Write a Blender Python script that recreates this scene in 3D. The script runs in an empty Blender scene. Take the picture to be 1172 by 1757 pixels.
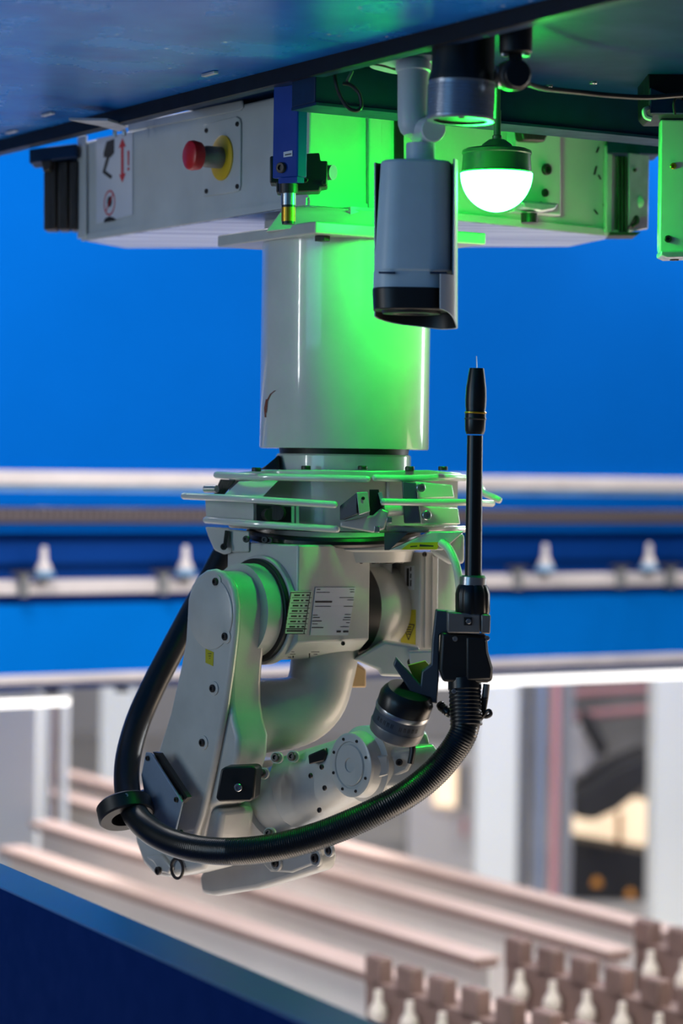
import bpy, bmesh, math, random
from mathutils import Vector, Matrix
random.seed(7)
S = bpy.context.scene
V = Vector
# ------------------------------------------------------------------ camera
ZC = 3.2                                   # eye height above the shop floor
FPX = 4350.0                               # focal length in pixels of the 1172 px wide frame
PITCH = math.atan(78.5/FPX); ROLL = math.radians(.8)
cd = bpy.data.cameras.new('camera'); cam = bpy.data.objects.new('camera', cd); S.collection.objects.link(cam)
RM = Matrix.Rotation(math.pi/2-PITCH, 3, 'X') @ Matrix.Rotation(ROLL, 3, 'Z')
cam.matrix_world = Matrix.Translation((0, 0, ZC)) @ RM.to_4x4()
cd.sensor_fit = 'HORIZONTAL'; cd.sensor_width = 36; cd.lens = 36*FPX/1172
cd.clip_start = .1; cd.clip_end = 200
cd.dof.use_dof = True; cd.dof.focus_distance = 5.62; cd.dof.aperture_fstop = 2.8
S.camera = cam
# ------------------------------------------------------------------ world, lights, exposure
w = bpy.data.worlds.new('hall'); S.world = w; w.use_nodes = True
w.node_tree.nodes['Background'].inputs[0].default_value = (.36, .47, .66, 1)
w.node_tree.nodes['Background'].inputs[1].default_value = .10
def area(name, loc, tgt, size, power, col=(1, 1, 1), sy=None):
    l = bpy.data.lights.new(name, 'AREA'); l.energy = power; l.color = col; l.size = size
    if sy: l.shape = 'RECTANGLE'; l.size_y = sy
    o = bpy.data.objects.new(name, l); S.collection.objects.link(o)
    o.location = loc; o.rotation_euler = (V(tgt)-V(loc)).to_track_quat('-Z', 'Y').to_euler(); return o
area('hall_fill_back', (2.0, 14.6, ZC+5.5), (2.0, 20, 0), 10, 850, (1, .96, .90), 3)  # added area lamp overhead, brightens the columns behind the girder
area('rack_fill', (1.0, 13.6, ZC+2.5), (-.5, 10.5, ZC-2), 4, 620, (1, .96, .93), 1)  # unseen lamp added to lift the steel profiles and platform
area('rack_front_fill', (2.4, 7.4, ZC+2.3), (1.0, 9.6, ZC-2), 1.6, 140, (1, .95, .91))  # added so knobs and stack fronts get light; also rims the robot
area('rack_side_fill', (-1.6, 8.4, ZC+2.5), (1.6, 11.5, ZC-2.2), 1.6, 150, (1, .95, .92))  # added to brighten the profile webs, which face left
area('girder_fill', (1.2, 7.8, ZC+2.3), (.6, 12.5, ZC-1.9), 3.5, 62, (.80, .97, 1), 1.0)  # unseen lamp added to light the blue girder
area('blue_fill_left', (-4.6, 1.2, ZC+.4), (-.2, 6, ZC-.3), 2.6, 50, (.30, .64, 1))  # added blue fill, stands in for bounce off the blue structures
area('warm_bounce_right', (3.4, 7.2, ZC-1.9), (0, 6, ZC-.4), 2.0, 58, (1, .78, .58))  # added warm fill in place of bounce from the bright floor
area('warm_bounce_low', (.55, 5.6, ZC-2.9), (0, 6, ZC-.4), 2.0, 46, (1, .80, .64))  # second added warm fill, floor bounce from beneath the robot
area('highlight_strip_left', (-3.6, 4.3, ZC+.3), (0, 6, ZC+.2), .05, 24, (.9, .96, 1), 2.0)  # narrow lamp added for the bright line on the pedestal column
area('highlight_strip_right', (3.2, 8.6, ZC+.3), (0, 6, ZC+.1), .5, 34, (.95, .98, 1), 1.8)  # added lamp for the bright right edge of the column
S.view_settings.view_transform = 'Standard'; S.view_settings.look = 'None'
S.view_settings.exposure = 0; S.view_settings.gamma = 1; S.view_settings.use_curve_mapping = False

# ------------------------------------------------------------------ frames and rays
def H(z): return ZC+z
def ray(px, py): return RM @ V(((px-586)/FPX, -(py-878.5)/FPX, -1))
CAM = V((0, 0, ZC))
def P(px, py, d): r = ray(px, py); return CAM + r*(d/r.y)
def hit(px, py, pt, n): r = ray(px, py); n = V(n); return CAM + r*((V(pt)-CAM).dot(n)/r.dot(n))
def PZ(px, py, z): return hit(px, py, (0, 0, H(z)), (0, 0, 1))
G1 = V((.856, .517, 0)).normalized(); G2 = V((G1.y, -G1.x, 0))          # gantry axes
A = V((.77, .638, 0)).normalized(); B = V((A.y, -A.x, 0)); UP = V((0, 0, 1))   # robot axes
C0 = V((.003, 6.0, ZC))
def R(s, b, z): return C0 + A*s + B*b + UP*z
def PA(px, py, s): return hit(px, py, C0+A*s, A)
def PB(px, py, b): return hit(px, py, C0+B*b, B)

# ------------------------------------------------------------------ materials
def lin(c):
    return tuple((x/255/12.92 if x/255 <= .04045 else ((x/255+.055)/1.055)**2.4) for x in c)+(1,)
def mat(name, rgb, rough=.5, metal=0., noise=0., scale=20., emit=None, es=0., bump=0., stretch=None, coat=0., spec=None, rgb2=None, bscale=None, trans=0.):
    m = bpy.data.materials.new(name); m.use_nodes = True; nt = m.node_tree; b = nt.nodes['Principled BSDF']
    c = lin(rgb); b.inputs['Base Color'].default_value = c
    b.inputs['Roughness'].default_value = rough; b.inputs['Metallic'].default_value = metal
    b.inputs['Coat Weight'].default_value = coat
    if coat: b.inputs['Coat Roughness'].default_value = .08
    if spec is not None: b.inputs['Specular IOR Level'].default_value = spec
    if noise or bump:
        tc = nt.nodes.new('ShaderNodeTexCoord'); mp = nt.nodes.new('ShaderNodeMapping')
        nt.links.new(tc.outputs['Object'], mp.inputs[0])
        if stretch: mp.inputs['Scale'].default_value = stretch
        n = nt.nodes.new('ShaderNodeTexNoise'); n.inputs['Scale'].default_value = scale; n.inputs['Detail'].default_value = 5
        nt.links.new(mp.outputs[0], n.inputs[0])
    if noise:
        mx = nt.nodes.new('ShaderNodeMix'); mx.data_type = 'RGBA'
        r = nt.nodes.new('ShaderNodeMapRange'); r.inputs[1].default_value = .35; r.inputs[2].default_value = .7
        nt.links.new(n.outputs[0], r.inputs[0]); nt.links.new(r.outputs[0], mx.inputs[0])
        mx.inputs[6].default_value = c
        mx.inputs[7].default_value = lin(rgb2) if rgb2 else tuple(x*(1-noise) for x in c[:3])+(1,)
        nt.links.new(mx.outputs[2], b.inputs['Base Color'])
        r2 = nt.nodes.new('ShaderNodeMapRange'); r2.inputs[3].default_value = rough*.8; r2.inputs[4].default_value = min(1, rough*1.25)
        nt.links.new(n.outputs[0], r2.inputs[0]); nt.links.new(r2.outputs[0], b.inputs['Roughness'])
    if bump:
        n2 = n
        if bscale:
            n2 = nt.nodes.new('ShaderNodeTexNoise'); n2.inputs['Scale'].default_value = bscale
            nt.links.new(mp.outputs[0], n2.inputs[0])
        bp = nt.nodes.new('ShaderNodeBump'); bp.inputs['Strength'].default_value = bump; bp.inputs['Distance'].default_value = .004
        nt.links.new(n2.outputs[0], bp.inputs['Height']); nt.links.new(bp.outputs[0], b.inputs['Normal'])
    if emit:
        b.inputs['Emission Color'].default_value = emit+(1,) if len(emit) == 3 else emit
        b.inputs['Emission Strength'].default_value = es
    return m
M = dict(
 paint=mat('robot_paint', (190, 190, 184), .36, noise=.16, scale=9, bump=.06, bscale=160, coat=.25),
 white=mat('white_paint', (206, 208, 202), .34, noise=.12, scale=7, bump=.04, bscale=120, coat=1),
 housing=mat('housing_paint', (192, 196, 196), .38, noise=.14, scale=6),
 under=mat('brushed_plate', (222, 234, 255), .3, .15, noise=.3, rgb2=(120, 140, 190), scale=2.6, bump=.5, stretch=(.35, 9, 1)),
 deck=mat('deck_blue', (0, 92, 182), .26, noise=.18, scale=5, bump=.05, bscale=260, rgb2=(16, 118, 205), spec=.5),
 deckshaded=mat('deck_blue_shaded', (0, 42, 86), .5, noise=.3, scale=6, spec=.1),  # shaded copy of the deck blue, weaker light put into the colour
 navy=mat('navy_edge', (6, 9, 20), .45, noise=.3, spec=.3),
 teal=mat('beam_blue', (4, 40, 76), .5, noise=.2, spec=.25),
 postblue=mat('post_blue', (0, 58, 150), .5, noise=.1, spec=.2),
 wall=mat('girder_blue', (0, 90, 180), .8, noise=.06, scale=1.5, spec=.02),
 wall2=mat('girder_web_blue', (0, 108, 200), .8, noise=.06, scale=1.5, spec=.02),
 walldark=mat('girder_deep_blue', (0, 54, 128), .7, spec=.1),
 pale=mat('pale_rail', (215, 205, 205), .5, noise=.15, scale=4),
 palecool=mat('pale_cool', (130, 175, 215), .5, noise=.3, scale=3),
 chain=mat('chain_brown', (92, 82, 86), .7, noise=.2),
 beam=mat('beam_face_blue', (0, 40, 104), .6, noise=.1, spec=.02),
 beamtop=mat('beam_top_blue', (0, 98, 186), .3, noise=.45, scale=1.2, rgb2=(70, 122, 158), spec=.5),  # grey-blue mix paints the hall's reflection into the top
 black=mat('black_plastic', (18, 19, 21), .42, noise=.2),
 rubber=mat('rubber_black', (14, 16, 18), .32),
 hose=mat('hose_black', (13, 16, 18), .3),
 darkgrey=mat('dark_grey_bracket', (74, 82, 92), .42, .3, noise=.15),
 sideplate=mat('side_plate_grey', (128, 144, 164), .4, .2, noise=.1),
 clampgrey=mat('clamp_grey', (126, 124, 122), .4, .4, noise=.2),
 steel=mat('steel', (170, 172, 175), .28, .9),
 ribbed=mat('ribbed_alu', (150, 158, 172), .34, .7),
 dirty=mat('dirty_metal', (66, 62, 60), .45, .5, noise=.5, scale=40, stretch=(8, 8, .6)),
 plate=mat('zinc_plate', (190, 194, 205), .35, .4, noise=.25, scale=25),
 red=mat('red_button', (196, 28, 34), .35),
 redprint=mat('red_print', (190, 30, 45), .6),
 yellow=mat('yellow_ring', (205, 170, 20), .45, noise=.1),
 olive=mat('yellow_sticker', (176, 168, 30), .5),
 sticker=mat('white_sticker', (200, 203, 212), .5),
 print_=mat('black_print', (28, 28, 32), .6),
 camgrey=mat('camera_housing', (186, 205, 216), .38, noise=.05),
 camwhite=mat('camera_shield', (198, 205, 212), .4),
 lampbody=mat('lamp_body', (62, 132, 78), .3),  # green glow from the dome is put into this base colour
 lamp=mat('lamp_dome', (200, 255, 210), .4, emit=(.0085, 1, .055), es=128),
 led=mat('tube_light_glow', (255, 250, 245), .4, emit=(1, .97, .93), es=2.2),
 gold=mat('sensor_gold', (196, 150, 40), .3, .7),
 floor=mat('floor_paint', (214, 208, 204), .55, noise=.12, scale=1.2),
 farwall=mat('far_wall', (214, 211, 212), .8, noise=.1, scale=.6),
 column=mat('column_white', (224, 228, 226), .5),
 colgrey=mat('shade_and_post_grey', (176, 178, 182), .6),
 pipeblue=mat('pipe_blue_grey', (132, 146, 170), .5),
 pipered=mat('pipe_red', (196, 142, 148), .6),
 pipedark=mat('pipe_dark', (110, 112, 118), .5),
 machine=mat('machine_grey', (132, 132, 134), .6, noise=.4, scale=2.5),
 machinedark=mat('machine_dark', (58, 58, 62), .6, noise=.3, scale=2),
 glow=mat('lit_window', (255, 225, 190), .5, emit=(1, .78, .55), es=1.05),
 profile=mat('profile_pink', (212, 184, 174), .5, noise=.15, scale=1.5),
 profside=mat('profile_side', (236, 230, 227), .6, noise=.10, scale=1.6),
 brownshade=mat('brown_and_shade', (150, 122, 116), .6),  # brown of pipes and girder flanges; also paints shade under profiles
 brown=mat('brown_steel', (138, 110, 103), .6, noise=.3, scale=5),
 knob=mat('knob_pale', (236, 222, 212), .5),
 beige=mat('beige_block', (186, 156, 116), .5),
 amber=mat('amber_lamp', (225, 150, 60), .5),
 cablegreen=mat('pale_cable', (190, 205, 190), .4),
)

# dust specks on the deck paint
nt = M['deck'].node_tree; b = nt.nodes['Principled BSDF']; tc = nt.nodes.new('ShaderNodeTexCoord')
vo = nt.nodes.new('ShaderNodeTexVoronoi'); vo.inputs['Scale'].default_value = 24; nt.links.new(tc.outputs['Object'], vo.inputs['Vector'])
mr = nt.nodes.new('ShaderNodeMapRange'); mr.inputs[1].default_value = .12; mr.inputs[2].default_value = .07; nt.links.new(vo.outputs['Distance'], mr.inputs[0])
n3 = nt.nodes.new('ShaderNodeTexNoise'); n3.inputs['Scale'].default_value = 5; nt.links.new(tc.outputs['Object'], n3.inputs['Vector'])
gt = nt.nodes.new('ShaderNodeMath'); gt.operation = 'GREATER_THAN'; gt.inputs[1].default_value = .56; nt.links.new(n3.outputs[0], gt.inputs[0])
mu = nt.nodes.new('ShaderNodeMath'); mu.operation = 'MULTIPLY'; nt.links.new(mr.outputs[0], mu.inputs[0]); nt.links.new(gt.outputs[0], mu.inputs[1])
mx = nt.nodes.new('ShaderNodeMix'); mx.data_type = 'RGBA'; nt.links.new(mu.outputs[0], mx.inputs[0])
nt.links.new(b.inputs['Base Color'].links[0].from_socket, mx.inputs[6]); mx.inputs[7].default_value = (.75, .85, .95, 1); nt.links.new(mx.outputs[2], b.inputs['Base Color'])

# ------------------------------------------------------------------ object helpers
def root(name, loc, label, cat, group=None):
    o = bpy.data.objects.new(name, None); S.collection.objects.link(o)
    o.location = loc; o.empty_display_size = .05
    o['label'] = label; o['category'] = cat; o['org'] = tuple(loc)
    if group: o['group'] = group
    return o
def finish(name, vs, fs, m, parent=None, label=None, cat=None, group=None, kind=None, bevel=0, seg=2, sharp=35, smooth=True, mats=None, fm=None):
    if parent is not None: org = V(parent['org'])
    else:
        xs = [v[0] for v in vs]; ys = [v[1] for v in vs]; zs = [v[2] for v in vs]
        org = V(((min(xs)+max(xs))/2, (min(ys)+max(ys))/2, min(zs)))
    me = bpy.data.meshes.new(name)
    me.from_pydata([tuple(V(v)-org) for v in vs], [], fs)
    bm = bmesh.new(); bm.from_mesh(me); bmesh.ops.recalc_face_normals(bm, faces=bm.faces); bm.to_mesh(me); bm.free()
    if smooth:
        me.shade_smooth(); me.set_sharp_from_angle(angle=math.radians(sharp))
    me.materials.append(M[m] if isinstance(m, str) else m)
    o = bpy.data.objects.new(name, me); S.collection.objects.link(o)
    if parent is not None: o.parent = parent
    else: o.location = org
    o['org'] = tuple(org)
    if label: o['label'] = label
    if cat: o['category'] = cat
    if group: o['group'] = group
    if kind: o['kind'] = kind
    if bevel:
        md = o.modifiers.new('bevel', 'BEVEL'); md.width = bevel; md.segments = seg; md.limit_method = 'ANGLE'; md.angle_limit = math.radians(40)
        md.harden_normals = False
    return o
class MB:
    def __init__(s): s.v = []; s.f = []
    def add(s, vs, fs):
        n = len(s.v); s.v += [V(v) for v in vs]; s.f += [tuple(i+n for i in f) for f in fs]; return s
    def prism(s, pts, vec):
        n = len(pts); vec = V(vec)
        return s.add([V(p) for p in pts]+[V(p)+vec for p in pts],
              [tuple(range(n)), tuple(range(2*n-1, n-1, -1))]+[(i, i+n, (i+1) % n+n, (i+1) % n) for i in range(n)])
    def loft(s, a, b):
        n = len(a)
        return s.add(list(a)+list(b), [tuple(range(n)), tuple(range(2*n-1, n-1, -1))]+[(i, i+n, (i+1) % n+n, (i+1) % n) for i in range(n)])
    def box(s, c, ux, uy, sx, sy, sz, uz=UP):
        c = V(c); ux = V(ux); uy = V(uy); uz = V(uz)
        q = [c+ux*(sx/2*a)+uy*(sy/2*b)-uz*(sz/2) for a, b in ((-1, -1), (1, -1), (1, 1), (-1, 1))]
        return s.prism(q, uz*sz)
    def lathe(s, p0, axis, prof, n=40, caps=True):
        p0 = V(p0); ax = V(axis).normalized(); u = ax.orthogonal().normalized(); w_ = ax.cross(u)
        vs = []; fs = []; m = len(prof)
        for t, r in prof:
            for k in range(n):
                a = 2*math.pi*k/n; vs.append(p0+ax*t+(u*math.cos(a)+w_*math.sin(a))*max(r, 1e-5))
        for j in range(m-1):
            for k in range(n): fs.append((j*n+k, j*n+(k+1) % n, (j+1)*n+(k+1) % n, (j+1)*n+k))
        if caps:
            fs.append(tuple(range(n))); fs.append(tuple(range(m*n-1, (m-1)*n-1, -1)))
        return s.add(vs, fs)
    def cyl(s, p0, p1, r0, r1=None, n=32):
        d = V(p1)-V(p0); return s.lathe(p0, d, [(0, r0), (d.length, r0 if r1 is None else r1)], n)
    def tube(s, path, r, n=14, rf=None, caps=True):
        path = [V(p) for p in path]; m = len(path); u = None; vs = []; fs = []; dist = 0
        for i in range(m):
            t = (path[min(i+1, m-1)]-path[max(i-1, 0)]).normalized()
            u = (t.orthogonal() if u is None else u-t*u.dot(t)).normalized(); w_ = t.cross(u)
            if i: dist += (path[i]-path[i-1]).length
            rr = rf(i/(m-1), dist) if rf else r
            for k in range(n):
                a = 2*math.pi*k/n; vs.append(path[i]+(u*math.cos(a)+w_*math.sin(a))*rr)
        for j in range(m-1):
            for k in range(n): fs.append((j*n+k, j*n+(k+1) % n, (j+1)*n+(k+1) % n, (j+1)*n+k))
        if caps: fs.append(tuple(range(n))); fs.append(tuple(range(m*n-1, (m-1)*n-1, -1)))
        return s.add(vs, fs)
    def go(s, name, m, parent=None, **k): return finish(name, s.v, s.f, m, parent, **k)
def spline(pts, per=10):
    pts = [V(p) for p in pts]; q = [pts[0]*2-pts[1]]+pts+[pts[-1]*2-pts[-2]]; out = []
    for i in range(1, len(q)-2):
        a, b, c, d = q[i-1:i+3]
        for k in range(per):
            t = k/per; out.append(.5*((2*b)+(c-a)*t+(2*a-5*b+4*c-d)*t*t+(3*b-a-3*c+d)*t**3))
    out.append(pts[-1]); return out
def resample(path, step):
    out = [path[0]]; acc = 0
    for a, b in zip(path, path[1:]):
        L = (b-a).length; t = step-acc
        while t <= L: out.append(a.lerp(b, t/L)); t += step
        acc = L-(t-step)
    out.append(path[-1]); return out
def rounded(c, u, v, hx, hy, r, n=4):
    out = []
    for sx, sy, a0 in ((1, 1, 0), (-1, 1, 90), (-1, -1, 180), (1, -1, 270)):
        for k in range(n+1):
            a = math.radians(a0+90*k/n); out.append(V(c)+V(u)*(sx*(hx-r)+r*math.cos(a))+V(v)*(sy*(hy-r)+r*math.sin(a)))
    return out
# shared screw meshes
def screw_mesh():
    b = bmesh.new(); n = 16; prof = [(0, 1), (.55, 1), (.7, .86), (.7, .5), (.3, .45)]; rings = []
    for t, r in prof:
        k6 = [b.verts.new((r*math.cos(2*math.pi*k/n), r*math.sin(2*math.pi*k/n), t)) for k in range(n)]; rings.append(k6)
    for p, q in zip(rings, rings[1:]):
        for k in range(n): b.faces.new((p[k], p[(k+1) % n], q[(k+1) % n], q[k]))
    b.faces.new(rings[-1]); me = bpy.data.meshes.new('screw'); b.to_mesh(me); b.free()
    me.shade_smooth(); me.set_sharp_from_angle(angle=math.radians(35)); return me
SCREW = {}
def screw(parent, p, n, r=.008, m='steel', name='screw', scale_t=1.0):
    if m not in SCREW: me = screw_mesh(); me.materials.append(M[m]); SCREW[m] = me
    o = bpy.data.objects.new(name, SCREW[m]); S.collection.objects.link(o); o.parent = parent
    o.location = V(p)-V(parent['org']); o.rotation_euler = V(n).to_track_quat('Z', 'Y').to_euler(); o.scale = (r, r, r*scale_t)
    return o

# ================================================================== SETTING
MB().box((0, 20, -.05), (1, 0, 0), (0, 1, 0), 60, 60, .1).go('floor', 'floor', kind='structure')
fw = MB().box((0, 30, 4), (1, 0, 0), (0, 1, 0), 60, .2, 8).go('wall_back', 'farwall', kind='structure')

# ---- deck over the robot (horizontal plate seen from below) with its flange
zd = .865
d0 = PZ(0, 238, .86); e0 = PZ(990, -8, .86)
def along(p, q, t): return p+(q-p)*t
deckroot = root('gantry_carriage', (0, 5.2, H(zd)), 'blue painted steel carriage deck overhead with a dark edge flange', 'carriage')
a_ = d0-G2*.35; b_ = a_+G2*6
c_left = [a_+G1*.1, b_+G1*.1, b_-G1*3.2, a_-G1*1.2]
MB().prism([V((p.x, p.y, H(zd))) for p in c_left], (0, 0, .03)).go('deck_plate', 'deck', deckroot)
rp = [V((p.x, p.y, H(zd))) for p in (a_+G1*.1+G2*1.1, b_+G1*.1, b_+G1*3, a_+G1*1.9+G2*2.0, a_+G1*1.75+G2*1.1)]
MB().prism(rp, (0, 0, .03)).go('deck_plate', 'deckshaded', deckroot)
fl = PZ(0, 262, .83); fl2 = fl-G2*.3
MB().prism([V((fl2.x, fl2.y, H(.832)))+G1*x+UP*z for x, z in ((0, 0), (.012, 0), (.012, .033), (0, .033))], G2*6).go('edge_flange', 'navy', deckroot)
MB().prism([V((fl2.x, fl2.y, H(.832)))+G1*x+UP*z for x, z in ((0.012, .0), (.035, 0), (.035, .006), (.012, .006))], G2*6).go('flange_lip', 'teal', deckroot)
# clip bracket and nuts on the flange at the left
MB().prism([PZ(118, 202, .835), PZ(170, 212, .835), PZ(205, 222, .835), PZ(220, 214, .835), PZ(185, 203, .835)], (0, 0, -.006)).go('clip_bracket', 'plate', deckroot, label='small bright clip bracket')
for px, py in ((197, 224), (213, 222)):
    p = PZ(px, py, .835); MB().cyl(p+UP*.0, p-UP*.016, .006, n=6).go('nut', 'steel', deckroot)
for px, py in ((82, 196), (360, 127), (20, 226)):
    c = PZ(px, py, zd-.004); MB().box(c, G1, G2, .012, .06, .006).go('glint_tab', 'plate', deckroot, bevel=.001)  # bright slips added for glints of bolts mirrored in the deck
# cross beam hanging under the deck on the right side
b0 = hit(540, 178, P(700, 192, 5.56), G2); bb0 = V((b0.x, b0.y, 0)); 
bz = P(700, 192, 5.56).z
MB().prism([V((b0.x, b0.y, z))-G2*x for x, z in ((0, bz), (0, H(zd)), (.1, H(zd)), (.1, bz))], G1*1.25).go('cross_beam', 'teal', deckroot, bevel=.003)
MB().prism([V((b0.x, b0.y, z))-G2*x for x, z in ((-.006, bz-.006), (-.006, bz), (.1, bz), (.1, bz-.006))], G1*1.25).go('beam_lip', 'teal', deckroot)
for px, py in ((922, 146), (998, 140), (848, 92)):
    p = PZ(px+20, py, zd); screw(deckroot, p, -UP, .009)

# ---- white housing box under the deck
N = V((-.085, 5.75, 0)); L_ = N-G2*1.185; Rr = V((.690, 6.43, 0)); nL = -G1
GR = (Rr-N).normalized(); nR = V((GR.y, -GR.x, 0))
hz0 = .592
def PL(px, py, off=0): return hit(px, py, V((N.x, N.y, ZC))+nL*off, nL)
def PR(px, py, off=0): return hit(px, py, V((N.x, N.y, ZC))+nR*off, nR)
hous = root('drive_housing', (0, 6.2, H(hz0)), 'large white sheet steel housing hanging above the robot pedestal', 'housing')
BL = V((-.61, 6.96, 0)); BR = V((.60, 6.72, 0))
outl = [N, Rr, BR, BL, L_]
MB().prism([V((p.x, p.y, H(hz0))) for p in outl], (0, 0, .262)).go('shell', 'housing', hous, bevel=.006)
ins = [V((p.x*.985, 6.35+(p.y-6.35)*.985, H(hz0-.003))) for p in outl]
MB().prism(ins, (0, 0, .004)).go('bottom_plate', 'under', hous, label='brushed bright bottom plate')
# bottom rim strips (beige dirty edge), one per front side
for p, q in ((L_, N), (N, Rr)):
    t = (q-p).normalized(); n = V((t.y, -t.x, 0)); 
    pts = [V((p.x, p.y, H(hz0-.002)))+n*x+UP*z for x, z in ((0, 0), (.006, 0), (.006, .016), (0, .016))]
    MB().prism(pts, q-p).go('bottom_rim', 'housing', hous)
# left-end trim, seam on top of left face
MB().prism([PL(136, 235, .004), PL(150, 232, .004), PL(150, 408, .004), PL(136, 410, .004)], nL*.006).go('corner_strip', 'housing', hous, bevel=.002)
MB().prism([PL(*q, .0) for q in ((222, 212), (418, 172), (420, 184), (414, 190), (222, 226))], nL*.005).go('cover_strip', 'housing', hous, bevel=.002)
# green-lit face: vertical channel, gap and electrical unit
MB().prism([PR(*q) for q in ((628, 190), (650, 192), (650, 385), (628, 382))], nR*.012).go('channel', 'housing', hous, bevel=.003)
MB().prism([PR(*q) for q in ((676, 192), (690, 194), (690, 380), (676, 378))], nR*.006).go('cable_slot', 'black', hous)
jp_ = MB().prism([PR(*q) for q in ((868, 205), (948, 218), (948, 372), (868, 365))], nR*.03).go('junction_plate', 'housing', hous, bevel=.004)
MB().prism([PR(*q, .03) for q in ((880, 222), (928, 230), (920, 246), (884, 244))], nR*.03).go('cable_lug', 'dirty', jp_, bevel=.006)
MB().prism([PR(*q, .03) for q in ((880, 345), (945, 350), (938, 362), (915, 366), (885, 360))], nR*.03).go('drain_cup', 'plate', jp_, bevel=.006)
MB().cyl(PR(908, 366, .045), PR(908, 382, .045), .02, n=20).go('drain_nut', 'dirty', jp_)
for px, py, r in ((936, 291, .014), (934, 331, .010), (927, 350, .006)):
    screw(jp_, PR(px, py, .03), nR, r, 'dirty')
for (x0, y0, x1, y1) in ((1022, 285, 1018, 300), (1025, 300, 1029, 308), (1018, 360, 1024, 368), (1034, 350, 1038, 362), (1026, 252, 1022, 262)):
    MB().prism([PR(x0, y0), PR(x0+3, y0), PR(x1+3, y1), PR(x1, y1)], nR*.0012).go('scratch', 'dirty', hous)
MB().prism([PR(*q) for q in ((1036, 250), (1046, 252), (1044, 402), (1034, 402))], nR*.012).go('corner_strip', 'housing', hous, bevel=.003)
# stains on the right face: none painted; stains are wear on the strip only

# ---- emergency stop on the left face
es = root('emergency_stop', PL(380, 272, 0), 'red mushroom emergency stop button with yellow ring on its cover plate', 'emergency button')
pc = [PL(*q, 0) for q in ((352, 214), (408, 200), (414, 204), (416, 212), (415, 318), (413, 327), (406, 330), (352, 338))]
cp_ = MB().prism(pc, nL*.006).go('cover_plate', 'housing', es, bevel=.002)
yc = PL(382, 271, .006)
MB().lathe(yc, nL, [(0, .054), (.004, .054), (.006, .05), (.006, .0)], 40).go('yellow_ring', 'yellow', es)
MB().lathe(yc, nL, [(0, .026), (.045, .026), (.05, .024), (.062, .022)], 32).go('collar', 'clampgrey', es)
bt = PL(343, 267, .0); bt = yc+nL*.06
MB().lathe(bt, nL, [(0, .024), (.004, .033), (.022, .036), (.030, .034), (.034, .028), (.036, 0)], 40).go('button_cap', 'red', es)
for px, py in ((355, 224), (408, 213), (408, 320), (355, 328)):
    screw(cp_, PL(px, py, .006), nL, .006, 'dirty')
# ---- warning sign on the left face
sg = root('warning_sign', PL(198, 382, 0), 'white pictogram sign with red arrow and prohibition circle on housing', 'sign')
MB().prism([PL(*q, .001) for q in ((166, 238), (228, 226), (228, 368), (166, 384))], nL*.0012).go('sign_plate', 'sticker', sg)
o_ = .0024
MB().prism([PL(*q, o_) for q in ((183, 243), (196, 238), (196, 262), (190, 270), (178, 270), (178, 262))], nL*.0006).add(*(lambda m: (m.v, m.f))(MB().prism([PL(*q, o_) for q in ((183, 270), (188, 270), (181, 293), (193, 302), (190, 307), (176, 296))], nL*.0006))).go('robot_pictogram', 'print_', sg)
MB().prism([PL(*q, o_) for q in ((210, 237), (216, 251), (212, 252), (212, 298), (216, 297), (210, 313), (205, 300), (208, 299), (208, 253), (204, 254))], nL*.0006).go('arrow_print', 'redprint', sg)
e = MB(); e.prism([PL(*q, o_) for q in ((219, 259), (222, 258), (221.5, 284), (219.5, 284))], nL*.0006); e.prism([PL(*q, o_) for q in ((219, 288), (222, 287), (222, 292), (219, 293))], nL*.0006)
e.go('exclamation_print', 'redprint', sg)
cc = PL(188, 348, o_)
e = MB(); e.lathe(cc, nL, [(0, .033), (.0006, .033), (.0006, .029), (0, .029), (0, .033)], 32, caps=False)
u_ = G2; e.box(cc+nL*.0008, (u_*.7+UP*.7).normalized(), (UP*.7-u_*.7).normalized(), .06, .004, .0006, uz=nL); e.go('prohibition_ring', 'redprint', sg)
e = MB(); e.lathe(cc+UP*.003, nL, [(0, .014), (.0003, .014)], 20); e.prism([PL(*q, o_-.0002) for q in ((178, 382), (180, 375), (188, 371), (196, 374), (199, 378))], nL*.0004); e.go('hand_pictogram', 'print_', sg)

# ---- guide rails at both ends of the housing
gl = root('guide_rail', P(104, 395, 6.83), 'dark grooved guide rail end at the left of the housing', 'rail')
p0 = P(104, 395, 6.83)
MB().prism([P(x, y, 6.74) for x, y in ((50, 256), (132, 246), (132, 270), (50, 280))], (0, .12, 0)).go('top_bracket', 'teal', gl, bevel=.004)
for x0, x1, m in ((75, 96, 'dirty'), (99, 116, 'dirty'), (119, 132, 'dirty')):
    MB().prism([P(x0, 278, 6.76), P(x1, 276, 6.76), P(x1, 394, 6.76), P(x0, 394, 6.76)], (0, .08, 0)).go('rail_rib', m, gl, bevel=.003)
MB().prism([P(78, 280, 6.78), P(133, 276, 6.78), P(133, 390, 6.78), P(78, 390, 6.78)], (0, .1, 0)).go('rail_core', 'black', gl)
MB().prism([P(70, 276, 6.73), P(88, 274, 6.73), P(86, 292, 6.73), P(74, 294, 6.73)], (0, .03, 0)).go('end_clip', 'dirty', gl, bevel=.003)
gr = root('guide_rail', P(1080, 400, 6.5), 'grooved guide rail with bolted silver end plate at the right of the housing', 'rail')
MB().prism([P(x, y, 6.38) for x, y in ((1042, 236), (1132, 246), (1132, 266), (1042, 264))], (0, .12, 0)).go('top_bracket', 'teal', gr, bevel=.004)
for k in range(5):
    x0 = 1047+k*6.2
    MB().prism([P(x0, 264, 6.42), P(x0+4.4, 264, 6.42), P(x0+4.4, 398, 6.42), P(x0, 396, 6.42)], (0, .06, 0)).go('rail_rib', 'dirty', gr, bevel=.001)
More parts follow.
